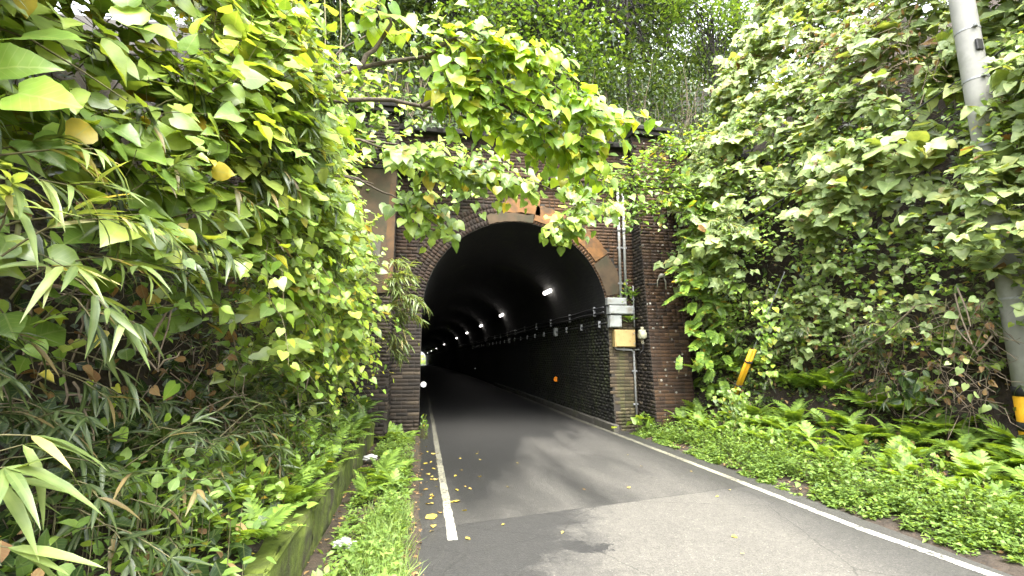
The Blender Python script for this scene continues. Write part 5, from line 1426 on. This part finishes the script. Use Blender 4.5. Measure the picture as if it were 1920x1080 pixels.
htree(1010, 120, 2.0, 'bright green tree over the middle of the portal, above the hanging branch', 6, .10, [(900, 40, 0, 1.0, .9, .8), (985, 20, 0, 1.0, .9, .8), (1060, 60, -.2, .9, .9, .8), (960, 110, .2, 1.0, .9, .7), (1070, 150, 0, .8, .8, .7)], 4600, 'forest', .16, maxind=180, kl='low')
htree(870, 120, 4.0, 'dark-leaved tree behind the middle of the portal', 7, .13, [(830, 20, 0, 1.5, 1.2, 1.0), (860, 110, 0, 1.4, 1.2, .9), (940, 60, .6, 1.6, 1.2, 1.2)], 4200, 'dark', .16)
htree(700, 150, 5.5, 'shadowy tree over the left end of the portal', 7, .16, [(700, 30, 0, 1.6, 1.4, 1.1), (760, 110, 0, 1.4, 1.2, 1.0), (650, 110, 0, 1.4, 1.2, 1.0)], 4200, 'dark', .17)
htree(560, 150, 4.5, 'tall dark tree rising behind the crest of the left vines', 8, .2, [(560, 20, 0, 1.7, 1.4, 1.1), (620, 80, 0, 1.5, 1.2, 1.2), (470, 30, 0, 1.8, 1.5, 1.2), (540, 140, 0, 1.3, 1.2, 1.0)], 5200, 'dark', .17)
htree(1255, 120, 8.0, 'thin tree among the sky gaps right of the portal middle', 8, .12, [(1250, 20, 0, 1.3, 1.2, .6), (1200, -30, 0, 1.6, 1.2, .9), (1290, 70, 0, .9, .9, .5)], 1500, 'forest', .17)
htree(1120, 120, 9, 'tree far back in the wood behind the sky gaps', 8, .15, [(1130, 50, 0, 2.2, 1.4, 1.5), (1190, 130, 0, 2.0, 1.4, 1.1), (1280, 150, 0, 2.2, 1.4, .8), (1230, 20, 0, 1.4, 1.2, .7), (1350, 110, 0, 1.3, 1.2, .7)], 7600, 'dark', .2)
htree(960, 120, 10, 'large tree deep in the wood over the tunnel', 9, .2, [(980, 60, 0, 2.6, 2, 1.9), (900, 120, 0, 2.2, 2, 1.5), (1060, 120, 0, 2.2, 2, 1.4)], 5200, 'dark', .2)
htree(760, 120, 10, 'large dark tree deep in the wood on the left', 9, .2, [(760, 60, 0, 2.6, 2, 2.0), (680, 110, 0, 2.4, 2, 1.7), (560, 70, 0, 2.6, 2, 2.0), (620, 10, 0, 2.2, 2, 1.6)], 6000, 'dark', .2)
htree(1335, 140, 11, 'distant tree low between the trunks, lit yellow-green', 4, .12, [(1300, 140, 0, 1.8, 1.4, .9), (1250, 150, 0, 1.4, 1.2, .7)], 1500, 'lime', .18)  # its yellow light is put into the leaf colour
htree(1520, 60, 7.0, 'tree behind the upper end of the right kudzu crest', 8, .16, [(1530, -20, 0, 2.0, 1.6, 1.2)], 1200, 'forest', .17)
# canopy of the trees on both banks, which shades the portal
tree('bank_tree', 'tree on top of the left bank leaning over the portal', 'tree', (-7.5, -.5, 8.2), 8, .2, [(1.6, .6, 6, 2.6, 2.2, 1.6), (0, 0, 7.5, 3, 2.6, 1.8)], 4200, 'dark', .17, (1.2, .3), 'trees on the bank tops')
tree('bank_tree', 'tree on top of the right bank behind the kudzu', 'tree', (9.5, -1.0, 9.0), 8, .2, [(-.6, .3, 6.5, 2.6, 2.4, 1.6), (0, 0, 8, 3, 2.6, 1.8)], 3600, 'dark', .17, (-.8, .3), 'trees on the bank tops')
# crowns above the view, added to shade the wood behind the parapet
for k, (x, y, z, lb, rr) in enumerate([(-5.5, 3.5, 14.5, 'unseen tall tree shading the wood over the left end of the portal', 2.8), (-1.5, 3.2, 15.0, 'unseen tall tree shading the wood over the middle of the portal', 2.8), (3.0, 3.0, 15.0, 'unseen tall tree shading the wood over the right end of the portal', 2.6), (-3.5, 7.5, 18.0, 'unseen tall tree behind, shading the left of the wood', 3.4), (2.0, 8.0, 18.5, 'unseen tall tree behind, shading the middle of the wood', 3.4)]):
    z0 = hz(x, y + 1)
    tree('shade_canopy_tree', lb, 'tree', (x, y + 1, z0), z - z0 + .5, .15, [(0, -1, z - z0, rr, 2.0, 1.2), (-.8, -2.6, z - z0 - .6, rr * .8, 1.3, .9), (.9, .6, z - z0 + .8, rr, 1.8, 1.2)], 2600, 'dark', .28, (0, 0), W)
# thickets on the slope right behind the parapet
TH = [(1210, 190, 1.6, 'dim thicket of thin stems just behind the right pilaster cap'), (1290, 170, 2.2, 'dark bushy thicket right of the thin stems above the portal'), (1130, 190, 1.9, 'dim thicket behind the parapet left of the right pilaster cap'), (1050, 210, 1.7, 'dark undergrowth behind the middle of the parapet'), (940, 200, 2.0, 'dark undergrowth behind the hanging branch'), (830, 180, 2.0, 'dark thicket above the left half of the parapet'), (730, 170, 1.8, 'gloomy thicket with bare twigs above the left pilaster'), (640, 160, 2.0, 'gloomy thicket between the left vines and the pilaster top'), (1350, 140, 3.4, 'dark bush below the sky gap by the kudzu crest'), (560, 150, 2.4, 'gloomy thicket behind the left vine crest')]
for px, py, y, lb in TH:
    q = on(1, y, px, py); x = q[0]; z0 = hz(x, y)
    p = Plant('thicket', lb, 'bush', (x, y, z0), 'thickets on the slope above the portal', 0, stemmat='dark_stem', minpx=12)
    n_ = 20
    B0 = np.stack([x + rng.normal(size=n_) * .55, y + rng.normal(size=n_) * .3, np.full(n_, z0 - .1)], 1)
    Dv = nrm(np.array([0, -.1, 1]) + rnd(n_, .22)); H = rng.uniform(.9, 2.3, n_)[:, None]
    p.stems(np.stack([B0 + Dv * H * f + rnd(n_, .03) for f in np.linspace(0, 1, 6)], 1), .012, .004, 4, 'stem', 'twig')
    n_ = 2700
    n_ = 1300; P = np.stack([x + rng.normal(size=n_) * .9, y + rng.normal(size=n_) * .45, z0 + rng.uniform(.0, 2.9, n_)], 1)
    p.leaves(P, nrm(rnd(n_) - UP * .4), nrm(UP + rnd(n_, .5)), rng.uniform(.08, .15, n_), 'tiny', 'dark')
# creepers hanging over the parapet
cr = Plant('parapet_creeper', 'leafy creeper spilling over the parapet behind the hanging branch', 'vine', (-2, -.1, 6), None, 120)
B0 = np.stack([rng.uniform(-4.6, -.9, 90), rng.uniform(-.35, .1, 90), rng.uniform(4.9, 6.1, 90)], 1)
sh = shoots(B0, nrm(np.array([.1, -.5, .1]) + rnd(90, .5)), .5, 6, rng.uniform(.09, .14, 90), np.array([0, -1, .3]), droop=1.5)
spread([cr], np.zeros(90, int), sh, 'heart', 'heart')
n_ = 80
B0 = np.array([on(1, -.95, px, py) for px, py in zip(rng.normal(665, 52, n_), rng.normal(205, 42, n_))]) + rnd(n_, .08)
sh = shoots(B0, nrm(np.array([.3, -.4, .0]) + rnd(n_, .55)), rng.uniform(.3, .6, n_), 5, rng.uniform(.11, .18, n_), np.array([0, -1, .4]), droop=.9, hang=.7, upb=.5, outb=.8)
spread([cr], np.zeros(n_, int), sh, 'heart', 'heart')
n_ = 190
B0 = np.stack([rng.uniform(-4.4, 5.0, n_), rng.uniform(-.25, .9, n_), rng.uniform(6.25, 6.75, n_)], 1)
cd = Plant('coping_shrub', 'dark low growth crowding over the top of the parapet', 'shrub', (0, .3, 6.4), None, 60, stemmat='dark_stem')
sh = shoots(B0, nrm(np.array([0, -.5, .35]) + rnd(n_, .55)), rng.uniform(.35, .8, n_), 6, rng.uniform(.12, .2, n_), np.array([0, -1, .4]), droop=1.6, hang=.5)
spread([cd], np.zeros(n_, int), sh, 'low', 'dark')
for px0, px1 in ((608, 612), (637, 640)):
    cr.stems(np.array([[on(1, -2.0, px0, -20), on(1, -2.0, px0 + 3, 60), on(1, -2.0, px1 - 4, 120), on(1, -2.0, px1, 200)]]), .012, .009, 5)
# beyond the far exit
for k, (x, y) in enumerate([(-6, 165), (-1.0, 172)]):
    z0 = float(zoff(160)) - .3
    tree('exit_bush', ('sunlit bush filling the far tunnel exit', 'second sunlit bush, behind the one in the far exit')[k], 'bush', (x, y, z0), 3.5, .1, [(0, 0, 2.2, 2.8, 1.5, 2.2)], 900, 'lime', .5, (0, 0), 'bushes beyond the far exit', limbs=2)
build_plants()
